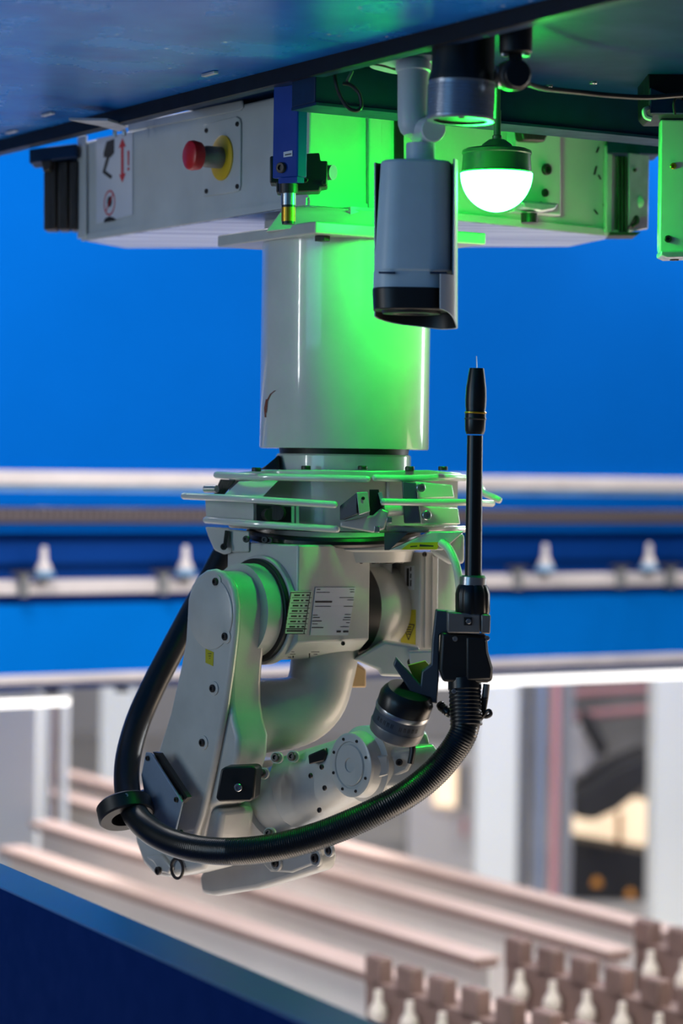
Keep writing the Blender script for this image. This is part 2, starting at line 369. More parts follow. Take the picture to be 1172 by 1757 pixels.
MB().prism([P(1046, 264, 6.45), P(1080, 264, 6.45), P(1080, 398, 6.45), P(1046, 396, 6.45)], (0, .08, 0)).go('rail_core', 'black', gr)
MB().prism([P(1079, 262, 6.36), P(1114, 266, 6.40), P(1112, 392, 6.40), P(1079, 398, 6.36)], (0, .02, 0)).go('end_plate', 'plate', gr, bevel=.002)
MB().lathe(P(1096, 347, 6.385), (0, -1, 0), [(0, .014), (.004, .014), (.006, .01)], 20).go('cap', 'cablegreen', gr)
screw(gr, P(1089, 292, 6.37), (0, -1, 0), .005, 'dirty')
MB().tube(spline([P(1080, 392, 6.36), P(1087, 380, 6.34), P(1092, 372, 6.34), P(1094, 382, 6.34), P(1084, 390, 6.34)], 5), .005, 8).go('wire_stub', 'black', gr)
MB().prism([P(1046, 398, 6.37), P(1100, 398, 6.37), P(1092, 404, 6.37), P(1046, 404, 6.37)], (0, .1, 0)).go('foot_plate', 'dirty', gr)

# ---- blue post with sensors
ps = root('sensor_post', P(497, 310, 5.6), 'blue square post hanging left of centre with a small white label', 'post')
pa = P(467, 300, 5.60); pb = P(510, 310, 5.56); pcn = P(527, 300, 5.575)
def atz(p, z): return V((p.x, p.y, z))
sec = [pa, pb, pcn, pcn+(pa-pb)]
MB().prism([atz(p, P(490, 305, 5.58).z) for p in sec], (0, 0, H(zd)-P(490, 305, 5.58).z)).go('post', 'postblue', ps, bevel=.003)
nl = V((pb.y-pa.y, -(pb.x-pa.x), 0)).normalized()
if nl.y > 0: nl = -nl
def PP(px, py, off=0): return hit(px, py, pa+nl*off, nl)
MB().prism([PP(*q, .0005) for q in ((487, 261), (502, 258), (502, 268), (487, 270))], nl*.0012).go('small_label', 'sticker', ps)
MB().prism([PP(*q, .0017) for q in ((489, 265), (500, 263), (500, 265), (489, 267))], nl*.0003).go('label_print', 'print_', ps)
screw(ps, PP(484, 288), nl, .012, 'dirty')
MB().prism([atz(p, P(490, 305, 5.58).z-.012) for p in (pa.lerp(pb, .25), pb, pcn.lerp(pb, .3))], (0, 0, .012)).go('post_foot', 'postblue', ps)
sn = root('proximity_sensor', P(520, 330, 5.63), 'black block sensor with silver barrel on the blue post', 'sensor')
e = MB(); e.prism([P(*q, 5.62) for q in ((463, 268), (548, 262), (550, 276), (562, 276), (562, 320), (550, 322), (548, 328), (474, 330), (474, 314), (463, 314))], (0.0, .07, 0)); e.go('sensor_block', 'black', sn, bevel=.003)
MB().cyl(P(560, 296, 5.65), P(572, 296, 5.64), .017, n=24).go('barrel', 'ribbed', sn)
for px, py in ((524, 309), (556, 313)): screw(sn, P(px, py, 5.62), (0, -1, 0), .006, 'dirty')
sn2 = root('plunger_switch', P(495, 385, 5.6), 'silver plunger switch with gold band below the blue post', 'sensor')
q0 = P(495, 318, 5.6)
for nm, y0, y1, r, m in (('collar', 316, 332, .021, 'dirty'), ('barrel', 330, 352, .0165, 'steel'), ('seal', 351, 357, .0150, 'black'), ('gold_band', 356, 380, .0160, 'gold'), ('tip', 380, 385, .0145, 'black')):
    MB().cyl(P(495, y0, 5.6), P(495, y1, 5.6), r, n=24).go(nm, m, sn2)

# ================================================================== PEDESTAL
ped = root('pedestal', (0, 6, H(.041)), 'thick white round steel pedestal column with square top plate', 'pedestal')
c = V((.011, 6.02, 0)); h = .232
sq = [c+G1*h+G2*h, c+G1*h-G2*h, c-G1*h-G2*h, c-G1*h+G2*h]
MB().prism([V((p.x, p.y, H(.522))) for p in sq], (0, 0, .028)).go('top_plate', 'paint', ped, bevel=.004)
sq2 = [c+G1*.12+G2*.2, c+G1*.12-G2*.2, c-G1*.12-G2*.2, c-G1*.12+G2*.2]
MB().prism([V((p.x, p.y, H(.55))) for p in sq2], (0, 0, .042)).go('spacer', 'paint', ped)
MB().prism([P(455, 398, 5.86), P(482, 362, 5.80), P(520, 352, 5.77), P(640, 362, 5.80), P(640, 396, 5.80), P(545, 386, 5.73)], (.01, .05, 0)).go('gusset', 'paint', ped, bevel=.002)
MB().lathe((.004, 6, H(.041)), UP, [(0, .1985), (.003, .2), (.481, .2)], 96).go('column', 'white', ped)
MB().lathe((.004, 6, H(.028)), UP, [(0, .152), (.02, .155)], 64).go('neck', 'black', ped)
for px, py in ((552, 410),):
    p = PZ(px, py, .522); MB().cyl(p, p-UP*.012, .018, n=6).go('plate_bolt', 'dirty', ped, bevel=.001)
p = V(sq[3])+ (V((c.x, c.y, 0))-V(sq[3]))*.2; MB().cyl(V((p.x, p.y, H(.522))), V((p.x, p.y, H(.510))), .018, n=6).go('plate_bolt', 'dirty', ped, bevel=.001)
# rust runs on the left of the column: thin flakes standing proud
def PC(px, py, r=.2012):
    rr = ray(px, py); o = CAM-V((.004, 6, 0)); a = rr.x**2+rr.y**2; b = 2*(o.x*rr.x+o.y*rr.y); cc_ = o.x**2+o.y**2-r*r
    t = (-b-math.sqrt(max(b*b-4*a*cc_, 0)))/(2*a); return CAM+rr*t
for seq in (((471, 670), (463, 676), (457, 688), (455, 708)), ((456, 685), (453, 700), (454, 716))):
    vs = []; fs = []
    for i, (x, y) in enumerate(seq): vs += [PC(x, y), PC(x+2.5, y)]
    for i in range(len(seq)-1): fs.append((2*i, 2*i+1, 2*i+3, 2*i+2))
    finish('rust_mark', vs, fs, M['rust'] if 'rust' in M else M.setdefault('rust', mat('rust', (120, 62, 40), .8)), ped)

# ================================================================== ROBOT
rb = root('robot_arm', (0, 6, H(-.02)), 'light grey six-axis industrial robot arm hanging upside down from pedestal', 'robot')
MB().lathe(R(0, 0, -.014), UP, [(0, .160), (.038, .160), (.042, .156)], 72).go('base_flange', 'white', rb)
# mounting plate (octagon) above the guard bars
def octo(rx, z, a0=22.5, k=8): return [V((.003+rx*math.cos(math.radians(a0+i*360/k)), 6+rx*math.sin(math.radians(a0+i*360/k)), H(z))) for i in range(k)]
MB().prism([P(*q) for q in ((398, 812, 5.95), (455, 806, 5.84), (560, 806, 5.78), (640, 808, 5.78), (735, 806, 5.84), (792, 812, 5.95), (790, 812, 6.2), (400, 812, 6.2))], (0, 0, -.018)).go('base_plate', 'paint', rb, bevel=.003)
MB().lathe(R(0, 0, -.15), UP, [(0, .165), (.135, .165)], 72).go('base_housing', 'paint', rb)
MB().prism([R(0, 0, -.15)+V((x, y, 0)) for x, y in ((-.27, -.02), (-.2, -.1), (-.08, -.12), (-.06, .1), (-.27, .1))], (0, 0, .13)).go('base_lobe', 'paint', rb, bevel=.008)
MB().prism([R(0, 0, -.15)+V((x, y, 0)) for x, y in ((.27, -.03), (.2, -.12), (.1, -.14), (.08, .1), (.27, .1))], (0, 0, .13)).go('base_lobe', 'paint', rb, bevel=.008)
for px, py in ((525, 803), (622, 803), (703, 804), (760, 804), (440, 806)):
    screw(rb, P(px, py+3, 5.82), UP, .011, 'dirty', scale_t=1.2)
MB().prism([P(445, 806, 5.9), P(480, 806, 5.9), P(478, 780, 5.92), P(462, 795, 5.92)], (0, .05, 0)).go('cable_gland', 'black', rb, bevel=.004)
# guard bars
def bar(pts, name='guard_bar', r=.0082):
    p = spline([P(*q) for q in pts], 8)
    e = MB(); e.tube(p, r, 12); e.lathe(p[0], (p[0]-p[1]), [(0, r), (r*.6, r*.8), (r, 0)], 12); e.lathe(p[-1], (p[-1]-p[-2]), [(0, r), (r*.6, r*.8), (r, 0)], 12)
    return e.go(name, 'white', rb)
bar([(372, 815, 5.93), (440, 818, 5.83), (540, 820, 5.76), (630, 822, 5.74)])
bar([(316, 851, 5.96), (400, 855, 5.80), (480, 860, 5.73), (574, 866, 5.70)])
bar([(354, 892, 5.94), (400, 896, 5.86), (480, 902, 5.79), (578, 908, 5.76)])
bar([(644, 820, 5.74), (700, 821, 5.77), (760, 819, 5.84), (796, 820, 5.93)])
bar([(658, 861, 5.70), (720, 862, 5.73), (800, 862, 5.80), (844, 864, 5.90)])
bar([(668, 907, 5.76), (720, 908, 5.79), (770, 908, 5.86), (796, 908, 5.93)])
bar([(820, 830, 6.05), (830, 845, 6.02), (846, 853, 5.96), (856, 858, 5.95)])
# stiffeners between the bars
MB().prism([P(*q) for q in ((410, 826, 5.88), (478, 824, 5.82), (450, 854, 5.80), (382, 852, 5.86))], (0, .012, 0)).go('guard_bracket', 'white', rb, bevel=.002)
MB().prism([P(*q) for q in ((352, 856, 5.94), (436, 862, 5.84), (436, 896, 5.84), (354, 890, 5.94))], (0, .012, 0)).go('guard_bracket', 'paint', rb, bevel=.003)
MB().prism([P(*q) for q in ((378, 822, 5.95), (404, 824, 5.93), (384, 850, 5.93), (366, 850, 5.96))], (0, .02, 0)).go('guard_bracket', 'dirty', rb, bevel=.002)
MB().cyl(P(352, 839, 5.93), P(372, 839, 5.91), .009, n=14).go('guard_bolt', 'steel', rb)
# ear below the bars on the left
MB().prism([P(*q) for q in ((352, 904, 5.96), (392, 906, 5.90), (400, 912, 5.9), (398, 948, 5.9), (385, 952, 5.92), (368, 944, 5.95), (358, 922, 5.96))], (0, .03, 0)).go('side_ear', 'paint', rb, bevel=.004)
MB().prism([P(*q) for q in ((392, 908, 5.90), (428, 912, 5.86), (428, 948, 5.86), (398, 948, 5.9))], (0, .04, 0)).go('side_ear', 'paint', rb, bevel=.004)
MB().prism([P(*q) for q in ((386, 910, 5.885), (392, 911, 5.885), (388, 940, 5.89), (382, 940, 5.89))], (0, .02, 0)).go('ear_slot', 'dirty', rb)
screw(rb, P(384, 938, 5.89), (0, -1, 0), .008, 'dirty')
for px, py in ((423, 925), (455, 926), (463, 927)): screw(rb, P(px, py, 5.82), (-.3, -1, 0), .008, 'dirty')
# connector niche and central strip
MB().prism([P(*q, 5.83) for q in ((440, 866), (500, 870), (500, 896), (440, 893))], (0, .02, 0)).go('connector_niche', 'black', rb)
MB().cyl(P(458, 883, 5.83), P(464, 883, 5.80), .014, n=16).go('connector', 'dirty', rb); MB().cyl(P(478, 880, 5.83), P(474, 880, 5.80), .018, n=16).go('connector', 'dirty', rb)
for x in (500, 508): MB().prism([P(x, 868, 5.815), P(x+5, 868, 5.815), P(x+5, 900, 5.815), P(x, 900, 5.815)], (0, .02, 0)).go('niche_rib', 'paint', rb)
# stop block and roller
e = MB().loft([P(*q) for q in ((598, 850, 5.70), (612, 844, 5.68), (612, 888, 5.68), (584, 895, 5.72), (584, 868, 5.72))], [P(*q) for q in ((618, 850, 5.80), (634, 846, 5.76), (634, 880, 5.76), (610, 892, 5.82), (600, 868, 5.82))])
MB().prism([P(*q) for q in ((583, 868, 5.71), (612, 845, 5.67), (612, 882, 5.67), (583, 893, 5.71))], (.012, .06, 0)).go('stop_block', 'darkgrey', rb, bevel=.002)
MB().prism([P(*q) for q in ((612, 845, 5.665), (631, 844, 5.69), (635, 878, 5.69), (616, 884, 5.665))], (.0, .05, 0)).go('stop_face', 'plate', rb, bevel=.002)
screw(rb, P(623, 855, 5.675), (0.2, -1, 0), .004, 'dirty')
MB().prism([P(*q, 5.72) for q in ((584, 896), (640, 884), (654, 872), (668, 878), (660, 908), (640, 914), (584, 904))], (0, .05, 0)).go('stop_cradle', 'paint', rb, bevel=.004)
MB().prism([P(*q, 5.735) for q in ((634, 840), (650, 840), (654, 872), (640, 884), (634, 884))], (0, .03, 0)).go('stop_gap', 'black', rb)
MB().prism([P(*q) for q in ((649, 846, 5.70), (655, 844, 5.70), (660, 862, 5.70), (655, 868, 5.70))], (0, .04, 0)).go('roller_cheek', 'plate', rb)
MB().cyl(P(656, 874, 5.74), P(690, 873, 5.76), .015, n=24).go('roller', 'white', rb)
for px, py in ((668, 892), (647, 908)): MB().box(P(px, py, 5.71), (1, 0, 0), (0, 1, 0), .012, .012, .014).go('cradle_nut', 'steel', rb, bevel=.001)
# bolted block on the right
MB().prism([P(*q) for q in ((690, 826, 5.74), (714, 828, 5.735), (722, 898, 5.735), (694, 898, 5.74))], (0, .04, 0)).go('block_side', 'darkgrey', rb, bevel=.002)
MB().prism([P(*q) for q in ((712, 826, 5.735), (776, 832, 5.83), (780, 854, 5.83), (714, 856, 5.735))], (0, .03, 0)).go('guard_bracket', 'white', rb, bevel=.003)
MB().prism([P(*q) for q in ((720, 868, 5.735), (786, 872, 5.83), (790, 900, 5.83), (722, 900, 5.735))], (0, .03, 0)).go('guard_bracket', 'white', rb, bevel=.003)
for px, py in ((721, 837), (731, 884)): screw(rb, P(px, py, 5.735), (.35, -1, 0), .011, 'steel')
# black boot ring (sags a little at the front) and turret flange
pr = [R(0, 0, 0)+V((.195*math.cos(a)-.022, .195*math.sin(a), -.160-.016*max(0, -math.sin(a)))) for a in [2*math.pi*k/48 for k in range(49)]]
MB().tube(pr, .0125, 10, caps=False).go('boot_ring', 'rubber', rb)
MB().lathe(R(0, 0, -.152), UP, [(0, .165), (-.02, .185), (-.04, .185), (-.045, .17), (-.07, .165)], 64).go('turret_flange', 'paint', rb)
for k in range(9):
    a = math.radians(205+k*16); p = R(0, 0, -.218)+V((.150*math.cos(a), .150*math.sin(a), 0)); screw(rb, p, -UP, .010, 'dirty')
# turret body: left shoulder cheek and top
prof = lambda b0, b1, z0, z1: [(b0, z0), (b1, z0), (b1, z1), (b0, z1)]
sh_ = MB().prism([R(-.25, b, z) for b, z in ((-.12, -.18), (.145, -.18), (.145, -.40), (.115, -.425), (.06, -.446), (.0, -.447), (-.05, -.43), (-.12, -.35))], A*.215).go('shoulder_housing', 'paint', rb, bevel=.004)
MB().cyl(R(-.32, .02, -.333), R(-.276, .02, -.333), .108, n=56).go('shoulder_hub', 'paint', rb)
MB().cyl(R(-.278, .02, -.333), R(-.26, .02, -.333), .119, n=56).go('shoulder_seal', 'black', rb, bevel=.003)
MB().cyl(R(-.265, .02, -.333), R(-.24, .02, -.333), .126, n=56).go('hub_rim', 'paint', rb, bevel=.003)
MB().cyl(R(-.04, .02, -.333), R(.01, .02, -.333), .118, n=56).go('seal_ring', 'black', rb, bevel=.004)
MB().prism([R(-.03, b, z) for b, z in ((-.1, -.17), (.085, -.17), (.085, -.25), (.02, -.32), (-.1, -.34))], A*.115).go('turret_neck', 'paint', rb, bevel=.004)
e = MB(); e.lathe(R(.0, .02, -.333), A, [(0, .112), (.01, .117), (.06, .117), (.09, .10), (.15, .09)], 56); e.go('right_hub', 'paint', rb)
MB().prism([R(.03, b, z) for b, z in ((.0, -.19), (.085, -.19), (.085, -.42), (.05, -.455), (-.04, -.46))], A*.05).go('hub_casting', 'paint', rb, bevel=.015, seg=4)
MB().prism([R(.0, -.14, -.46), R(.13, -.14, -.46), R(.13, -.02, -.46), R(.0, -.02, -.46)], (0, 0, .29)).go('turret_frame', 'paint', rb)
MB().prism([P(*q, 6.08) for q in ((640, 930), (705, 930), (705, 1060), (640, 1060))], (0, .08, 0)).go('rear_cover', 'paint', rb, bevel=.004)
# lower cheeks with beige lug
MB().prism([P(*q, 5.95) for q in ((612, 1140), (628, 1150), (628, 1180), (598, 1180), (600, 1150))], (0, .06, 0)).go('balance_lug', 'beige', rb, bevel=.004)
MB().prism([P(*q, 5.88) for q in ((606, 1132), (650, 1150), (652, 1160), (700, 1162), (724, 1150), (720, 1110), (660, 1100))], (0, .06, 0)).go('hub_foot', 'paint', rb, bevel=.01, seg=3)
screw(rb, P(706, 1136, 5.87), (0, -1, 0), .010, 'dirty')
# name plates on the shoulder
fb = .1455
def lab(polypx, name, m, off=0, parent=None, b=None, t=.0008, **k):
    bb = fb if b is None else b
    return MB().prism([PB(*q, bb+off) for q in polypx], B*t).go(name, m, parent or sh_, **k)
lab(((541, 1008), (610, 1008), (597, 1090), (532, 1090)), 'rating_label', 'sticker')
lab(((499, 1014), (536, 1014), (526, 1088), (489, 1088)), 'load_label', 'cablegreen', t=.0006)
def lines(segs, name, b, off, par=None, m='print_', side=PB, nrm=B):
    e = MB()
    for (x0, y0, x1, y1) in segs: e.prism([side(*q, b+off) for q in ((x0, y0), (x1, y0), (x1-.3, y1), (x0-.3, y1))], nrm*.0003)
    return e.go(name, m, par or sh_)
sg_ = []
for y, x0, x1, hh in ((1011, 544, 550, 1.2), (1016, 543, 566, 1), (1031, 541, 570, 3), (1040, 541, 568, 1), (1055, 537, 545, 1), (1059, 537, 549, 1.2), (1065, 536, 552, 1.4), (1070, 536, 545, 1), (1076, 535, 555, 1.6),
                      (1011, 600, 608, 1), (1015, 601, 608, 1.2), (1025, 583, 607, 1), (1029, 596, 607, 1), (1040, 590, 606, 1), (1054, 592, 602, 1), (1059, 591, 602, 1.2), (1063, 588, 601, 1), (1068, 594, 600, 1), (1075, 584, 599, 1), (1082, 578, 585, 3.2), (1082, 589, 598, 3.2)):
    sg_.append((x0, y, x1, y+hh))
lines(sg_, 'label_print', fb, .0009)
sg_ = [(500, 1016, 534, 1017.2), (488, 1087, 524, 1088), (490, 1078, 526, 1079)]
for k in range(7):
    y = 1020+k*9; x = 501-k*1.4
    sg_ += [(x+4, y, x+14, y+2.6), (x+17, y, x+21, y+2.6), (x+25, y, x+30, y+2.6), (x, y+5, x+34, y+5.8)]
for k in range(12):
    y = 1016+k*6; x = 498-k*.95; sg_ += [(x, y, x+1.6, y+6), (x+34, y, x+35, y+6)]
sg_ += [(492, 1081, 520, 1084)]
lines(sg_, 'label_print', fb, .0007)
lines([(500, 1118, 505, 1119), (498, 1122, 507, 1123), (494, 1127, 500, 1128), (502, 1125, 504, 1129), (530, 1121, 532, 1129), (534, 1118, 548, 1119), (538, 1122, 545, 1123)], 'scribble', .146, -.02)
screw(sh_, PB(588, 1104, .146), B, .005, 'dirty')

# link (lower arm) with its cover
s0 = -.405
linkpx = [(320, 1050), (321, 1028), (327, 1005), (338, 988), (352, 978), (366, 976), (380, 981), (392, 993), (400, 1012), (404, 1040), (402, 1085), (394, 1150), (384, 1220), (362, 1330), (346, 1400), (330, 1450), (300, 1465), (262, 1458), (246, 1430), (258, 1340), (271, 1288), (291, 1224), (309, 1144), (317, 1100)]
lk_ = MB().prism([PA(*q, s0) for q in linkpx], A*.019).go('link_cover', 'paint', rb, bevel=.012, seg=4)
MB().prism([PA(q[0]-6, q[1], s0+.018) for q in [(334, 1050), (335, 1026), (341, 1003), (354, 986), (370, 979), (386, 982), (400, 993), (408, 1012), (413, 1040), (411, 1085), (405, 1135), (402, 1175), (402, 1205), (406, 1235), (414, 1265), (412, 1300), (404, 1325), (386, 1376), (364, 1386), (352, 1440), (330, 1462), (300, 1465), (264, 1456), (254, 1430), (268, 1340), (284, 1288), (304, 1224), (322, 1144), (331, 1100)]], A*.09).go('link_casting', 'paint', rb, bevel=.012, seg=4)
pivot = PA(362, 1052, s0)
MB().lathe(pivot, -A, [(0, .082), (.002, .082), (.004, .079), (.004, 0)], 56).go('pivot_disc', 'paint', lk_)
for px, py in ((373, 998), (389, 1092), (368, 1181), (350, 1274)):
    q = PA(px, py, s0)
    MB().lathe(q, -A, [(-.004, .016), (.003, .016), (.004, .013), (.004, .0)], 24).go('screw_boss', 'paint', lk_)
    screw(lk_, q-A*.003, -A, .009, 'dirty')
MB().prism([PA(*q, s0) for q in ((353, 1113), (367, 1119), (366, 1143), (353, 1137))], -A*.0008).go('warning_sticker', 'olive', lk_)
lines([(357, 1121, 363, 1122), (358, 1125, 362, 1126), (359, 1129, 361, 1130)], 'sticker_print', s0, -.0012, par=lk_, side=PA, nrm=-A)
# lower body of the link to the right, with rubber pad
lowpx = [(404, 1215), (420, 1190), (425, 1290), (414, 1330), (398, 1370), (376, 1378), (364, 1440), (330, 1462), (300, 1460), (345, 1320)]
pad = [PB(*q, -.02) for q in ((385, 1316), (434, 1314), (440, 1320), (436, 1368), (430, 1375), (376, 1376), (370, 1370), (378, 1320))]
pad = [P(q[0], q[1], 5.74) for q in ((386, 1316), (434, 1314), (440, 1319), (436, 1368), (430, 1375), (376, 1376), (370, 1370), (379, 1320))]
pad = [P(x, y, 5.60) for x, y in ((386, 1316), (434, 1314), (440, 1319), (436, 1368), (430, 1375), (376, 1376), (370, 1370), (379, 1320))]
MB().prism(pad, (.012, .05, 0)).go('rubber_pad', 'black', rb, bevel=.004)
screw(rb, P(409, 1351, 5.598), (-.1, -1, 0), .009, 'steel')
# yoke tube of the lower arm
yk = spline([R(-.325, -.035, -.588), R(-.25, -.005, -.580), (R(-.16, .02, -.573)), R(-.105, .03, -.54), R(-.078, .03, -.47), R(-.062, .02, -.37)], 8)
MB().tube(yk, .09, 36, rf=lambda t, d: .092-.016*min(1, t/.7)+.03*max(0, t-.75)+.35*max(0, .2-t)**2).go('yoke', 'paint', rb)

# elbow housing
eh_ = MB().prism([PA(*q, -.375) for q in ((226, 1400), (231, 1446), (244, 1482), (264, 1503), (285, 1506), (306, 1502), (345, 1492), (372, 1450), (380, 1390), (300, 1370))], A*.10).go('elbow_housing', 'paint', rb, bevel=.014, seg=4)
MB().prism([PA(*q, -.385) for q in ((248, 1470), (262, 1480), (272, 1496), (288, 1500), (294, 1488), (276, 1466))], A*.03).go('elbow_lug', 'paint', rb, bevel=.006, seg=3)
screw(eh_, PA(273, 1494, -.387), -A, .010, 'dirty')
MB().lathe(PA(305, 1490, -.38), -A, [(0, .026), (.004, .026), (.004, .02), (0, .02)], 24, caps=False).go('lifting_eye', 'dirty', eh_)
# rear drive cover along the forearm
cov = [(340, 1506), (345, 1534), (365, 1538), (440, 1526), (545, 1494), (552, 1476), (546, 1446), (440, 1440), (360, 1465)]
dc_ = MB().prism([PA(*q, -.24) for q in cov], A*.05).go('drive_cover', 'paint', rb, bevel=.012, seg=4)
MB().prism([PA(*q, -.245) for q in ((456, 1462), (500, 1452), (540, 1440), (548, 1452), (546, 1480), (500, 1498), (462, 1496), (448, 1480))], A*.04).go('cover_flange', 'paint', rb, bevel=.006, seg=3)
for px, py, r in ((480, 1480, .013), (548, 1472, .013), (571, 1459, .010)):
    q = PA(px-6, py, -.249)
    MB().lathe(q, -A, [(-.004, r*1.5), (.003, r*1.5), (.004, r*1.2), (.001, r)], 24).go('screw_boss', 'paint', dc_); screw(dc_, q, -A, r*.8, 'dirty')
# forearm
Fd = (B*.445+UP*.17).normalized(); Fn = A.cross(Fd)
f0 = R(-.19, -.06, -.805)
def FA(t, r=0, n=0): return f0+Fd*t+A*r+Fn*n
ff_ = MB().lathe(f0, Fd, [(-.08, .105), (.05, .112), (.062, .105), (.075, .098)], 48).go('forearm_flange', 'paint', rb)
MB().lathe(f0, Fd, [(.05, .082), (.2, .078), (.24, .076)], 48).go('forearm_tube', 'paint', rb)
for px, py in ((450, 1327), (474, 1300), (502, 1298), (462, 1430), (430, 1345)):
    screw(ff_, P(px, py, 5.68), (-.55, -.8, .2), .010, 'dirty'); MB().cyl(P(px, py, 5.685), P(px+3, py, 5.70), .0135, n=20).go('screw_boss', 'paint', ff_)
sl0 = rounded(FA(.16), A, Fn, .082, .086, .06); sl1 = rounded(FA(.40), A, Fn, .072, .066, .045)
fs_ = MB().loft(sl0, sl1).go('forearm_sleeve', 'paint', rb, bevel=.004)
MB().prism([P(*q, 5.62) for q in ((528, 1296), (556, 1284), (562, 1292), (556, 1306), (530, 1312))], (.01, .03, 0)).go('cable_port', 'black', fs_, bevel=.003)
for px, py in ((553, 1316), (534, 1331), (549, 1390), (558, 1352)): screw(fs_, P(px, py, 5.585), -A, .006, 'dirty')
# wrist
wc = PA(599, 1313, -.285)
wc0 = wc+A*.012
wh_ = MB().lathe(wc0, A, [(0, .070), (.022, .074), (.03, .084), (.10, .084), (.125, .070), (.15, .058)], 56).go('wrist_housing', 'paint', rb)
MB().lathe(wc0, -A, [(0, .0705), (.008, .0705), (.010, .066), (.010, .052), (.007, .050), (.007, .046), (.011, .044), (.011, .016), (.008, .015), (.008, 0)], 64).go('wrist_disc', 'paint', wh_)
for k in range(8):
    a = math.radians(22+45*k); screw(wh_, wc0-A*.010+(B*math.cos(a)+UP*math.sin(a))*.059, -A, .0035, 'dirty')
MB().loft(rounded(wc0+A*.03+B*.03-UP*.005, B, UP, .045, .045, .02), rounded(wc0+A*.13+B*.09+UP*.0, B, UP, .04, .05, .02)).go('wrist_yoke', 'paint', rb, bevel=.004)
MB().prism([P(*q, 5.50) for q in ((636, 1293), (706, 1286), (712, 1300), (700, 1324), (672, 1338), (640, 1350), (634, 1330))], (.01, .07, 0)).go('wrist_block', 'paint', rb, bevel=.008, seg=3)
MB().prism([P(*q, 5.49) for q in ((640, 1296), (666, 1296), (668, 1330), (642, 1336))], (.0, .03, 0)).go('wrist_cover', 'paint', rb, bevel=.004)
screw(rb, P(685, 1308, 5.497), (0, -1, 0), .008, 'dirty')
MB().tube(spline([P(702, 1262, 5.5), P(708, 1285, 5.49), P(704, 1310, 5.49)], 6), .007, 10).go('wrist_cable', 'black', rb)
MB().prism([P(*q, 5.53) for q in ((700, 1262), (732, 1258), (738, 1276), (728, 1298), (706, 1318), (700, 1300))], (.0, .07, 0)).go('tool_joint', 'paint', rb, bevel=.008, seg=3)
# control box with labels on the right of the turret
mb_ = MB().prism([R(.120, .068, -.20), R(.120, .145, -.20), R(.178, .145, -.20), R(.178, .068, -.20)], (0, 0, -.245)).go('motor_box', 'paint', rb, bevel=.004)
s1 = .120
MB().prism([PA(*q, s1) for q in ((695, 971), (711, 971), (711, 1012), (695, 1012))], -A*.0008).go('serial_label', 'sticker', mb_)
lines([(698, 975, 702, 1006), (704, 973, 706, 980), (704, 984, 706, 992), (704, 995, 706, 1006)], 'label_print', s1, -.0011, par=mb_, side=PA, nrm=-A)
MB().prism([PA(*q, s1) for q in ((688, 1046), (714, 1046), (713, 1119), (688, 1119))], -A*.0008).go('hazard_label', 'olive', mb_)
e = MB()
for a, b in (((691, 1070), (711, 1072)), ((711, 1072), (701, 1098)), ((701, 1098), (691, 1070))):
    p, q = PA(*a, s1-.0011), PA(*b, s1-.0011); t = (q-p).normalized(); n = t.cross(A); e.prism([p+n*.0012, q+n*.0012, q-n*.0012, p-n*.0012], -A*.0003)
for k, (x0, x1) in enumerate(((696, 706), (697, 706), (698, 705), (699, 704))):
    e.prism([PA(*q, s1-.0011) for q in ((x0, 1075+k*4), (x1, 1075+k*4), (x1, 1077+k*4), (x0, 1077+k*4))], -A*.0003)
e.go('hazard_print', 'print_', mb_)
for x in (729, 741): MB().prism([PB(*q, .146) for q in ((x, 955), (x+2, 955), (x+1, 1112), (x-1, 1112))], B*.003).go('box_rib', 'paint', mb_)
for px in (728, 747): screw(mb_, PB(px, 951, .146), B, .006, 'dirty')
MB().prism([P(*q, 5.84) for q in ((700, 1118), (752, 1116), (738, 1142), (722, 1172), (706, 1150))], (0, .05, 0)).go('box_foot', 'paint', rb, bevel=.004)
MB().lathe(R(.235, .06, -.2), -UP, [(0, .05), (.03, .062), (.12, .066), (.22, .06), (.26, .045)], 40).go('axis_motor', 'white', rb)
MB().prism([P(*q, 5.84) for q in ((740, 915), (797, 915), (797, 968), (770, 968), (740, 950))], (0, .1, 0)).go('motor_cap', 'paint', rb, bevel=.01, seg=3)
# wedge bracket with yellow strip
MB().prism([P(*q, 5.74) for q in ((668, 944), (740, 912), (797, 912), (760, 944))], (0, .06, 0)).go('wedge_bracket', 'paint', rb, bevel=.003)
MB().prism([P(*q, 5.738) for q in ((700, 934), (706, 931), (756, 930), (750, 943), (688, 943))], (0, .002, 0)).go('yellow_strip', 'yellow', rb)
MB().prism([P(*q, 5.735) for q in ((704, 937), (716, 936), (716, 938), (704, 939))], (0, .001, 0)).add(*(lambda m: (m.v, m.f))(MB().prism([P(*q, 5.735) for q in ((720, 934), (744, 936), (744, 938), (720, 938))], (0, .001, 0)))).go('strip_print', 'print_', rb)
MB().prism([P(*q, 5.745) for q in ((660, 914), (700, 914), (668, 944), (660, 944))], (0, .05, 0)).go('wedge_side', 'darkgrey', rb)
MB().tube(spline([P(757, 931, 5.74), P(770, 942, 5.72), P(782, 968, 5.70), P(788, 1000, 5.70), P(790, 1030, 5.72)], 8), .0095, 12).go('pale_hose', 'cablegreen', rb)

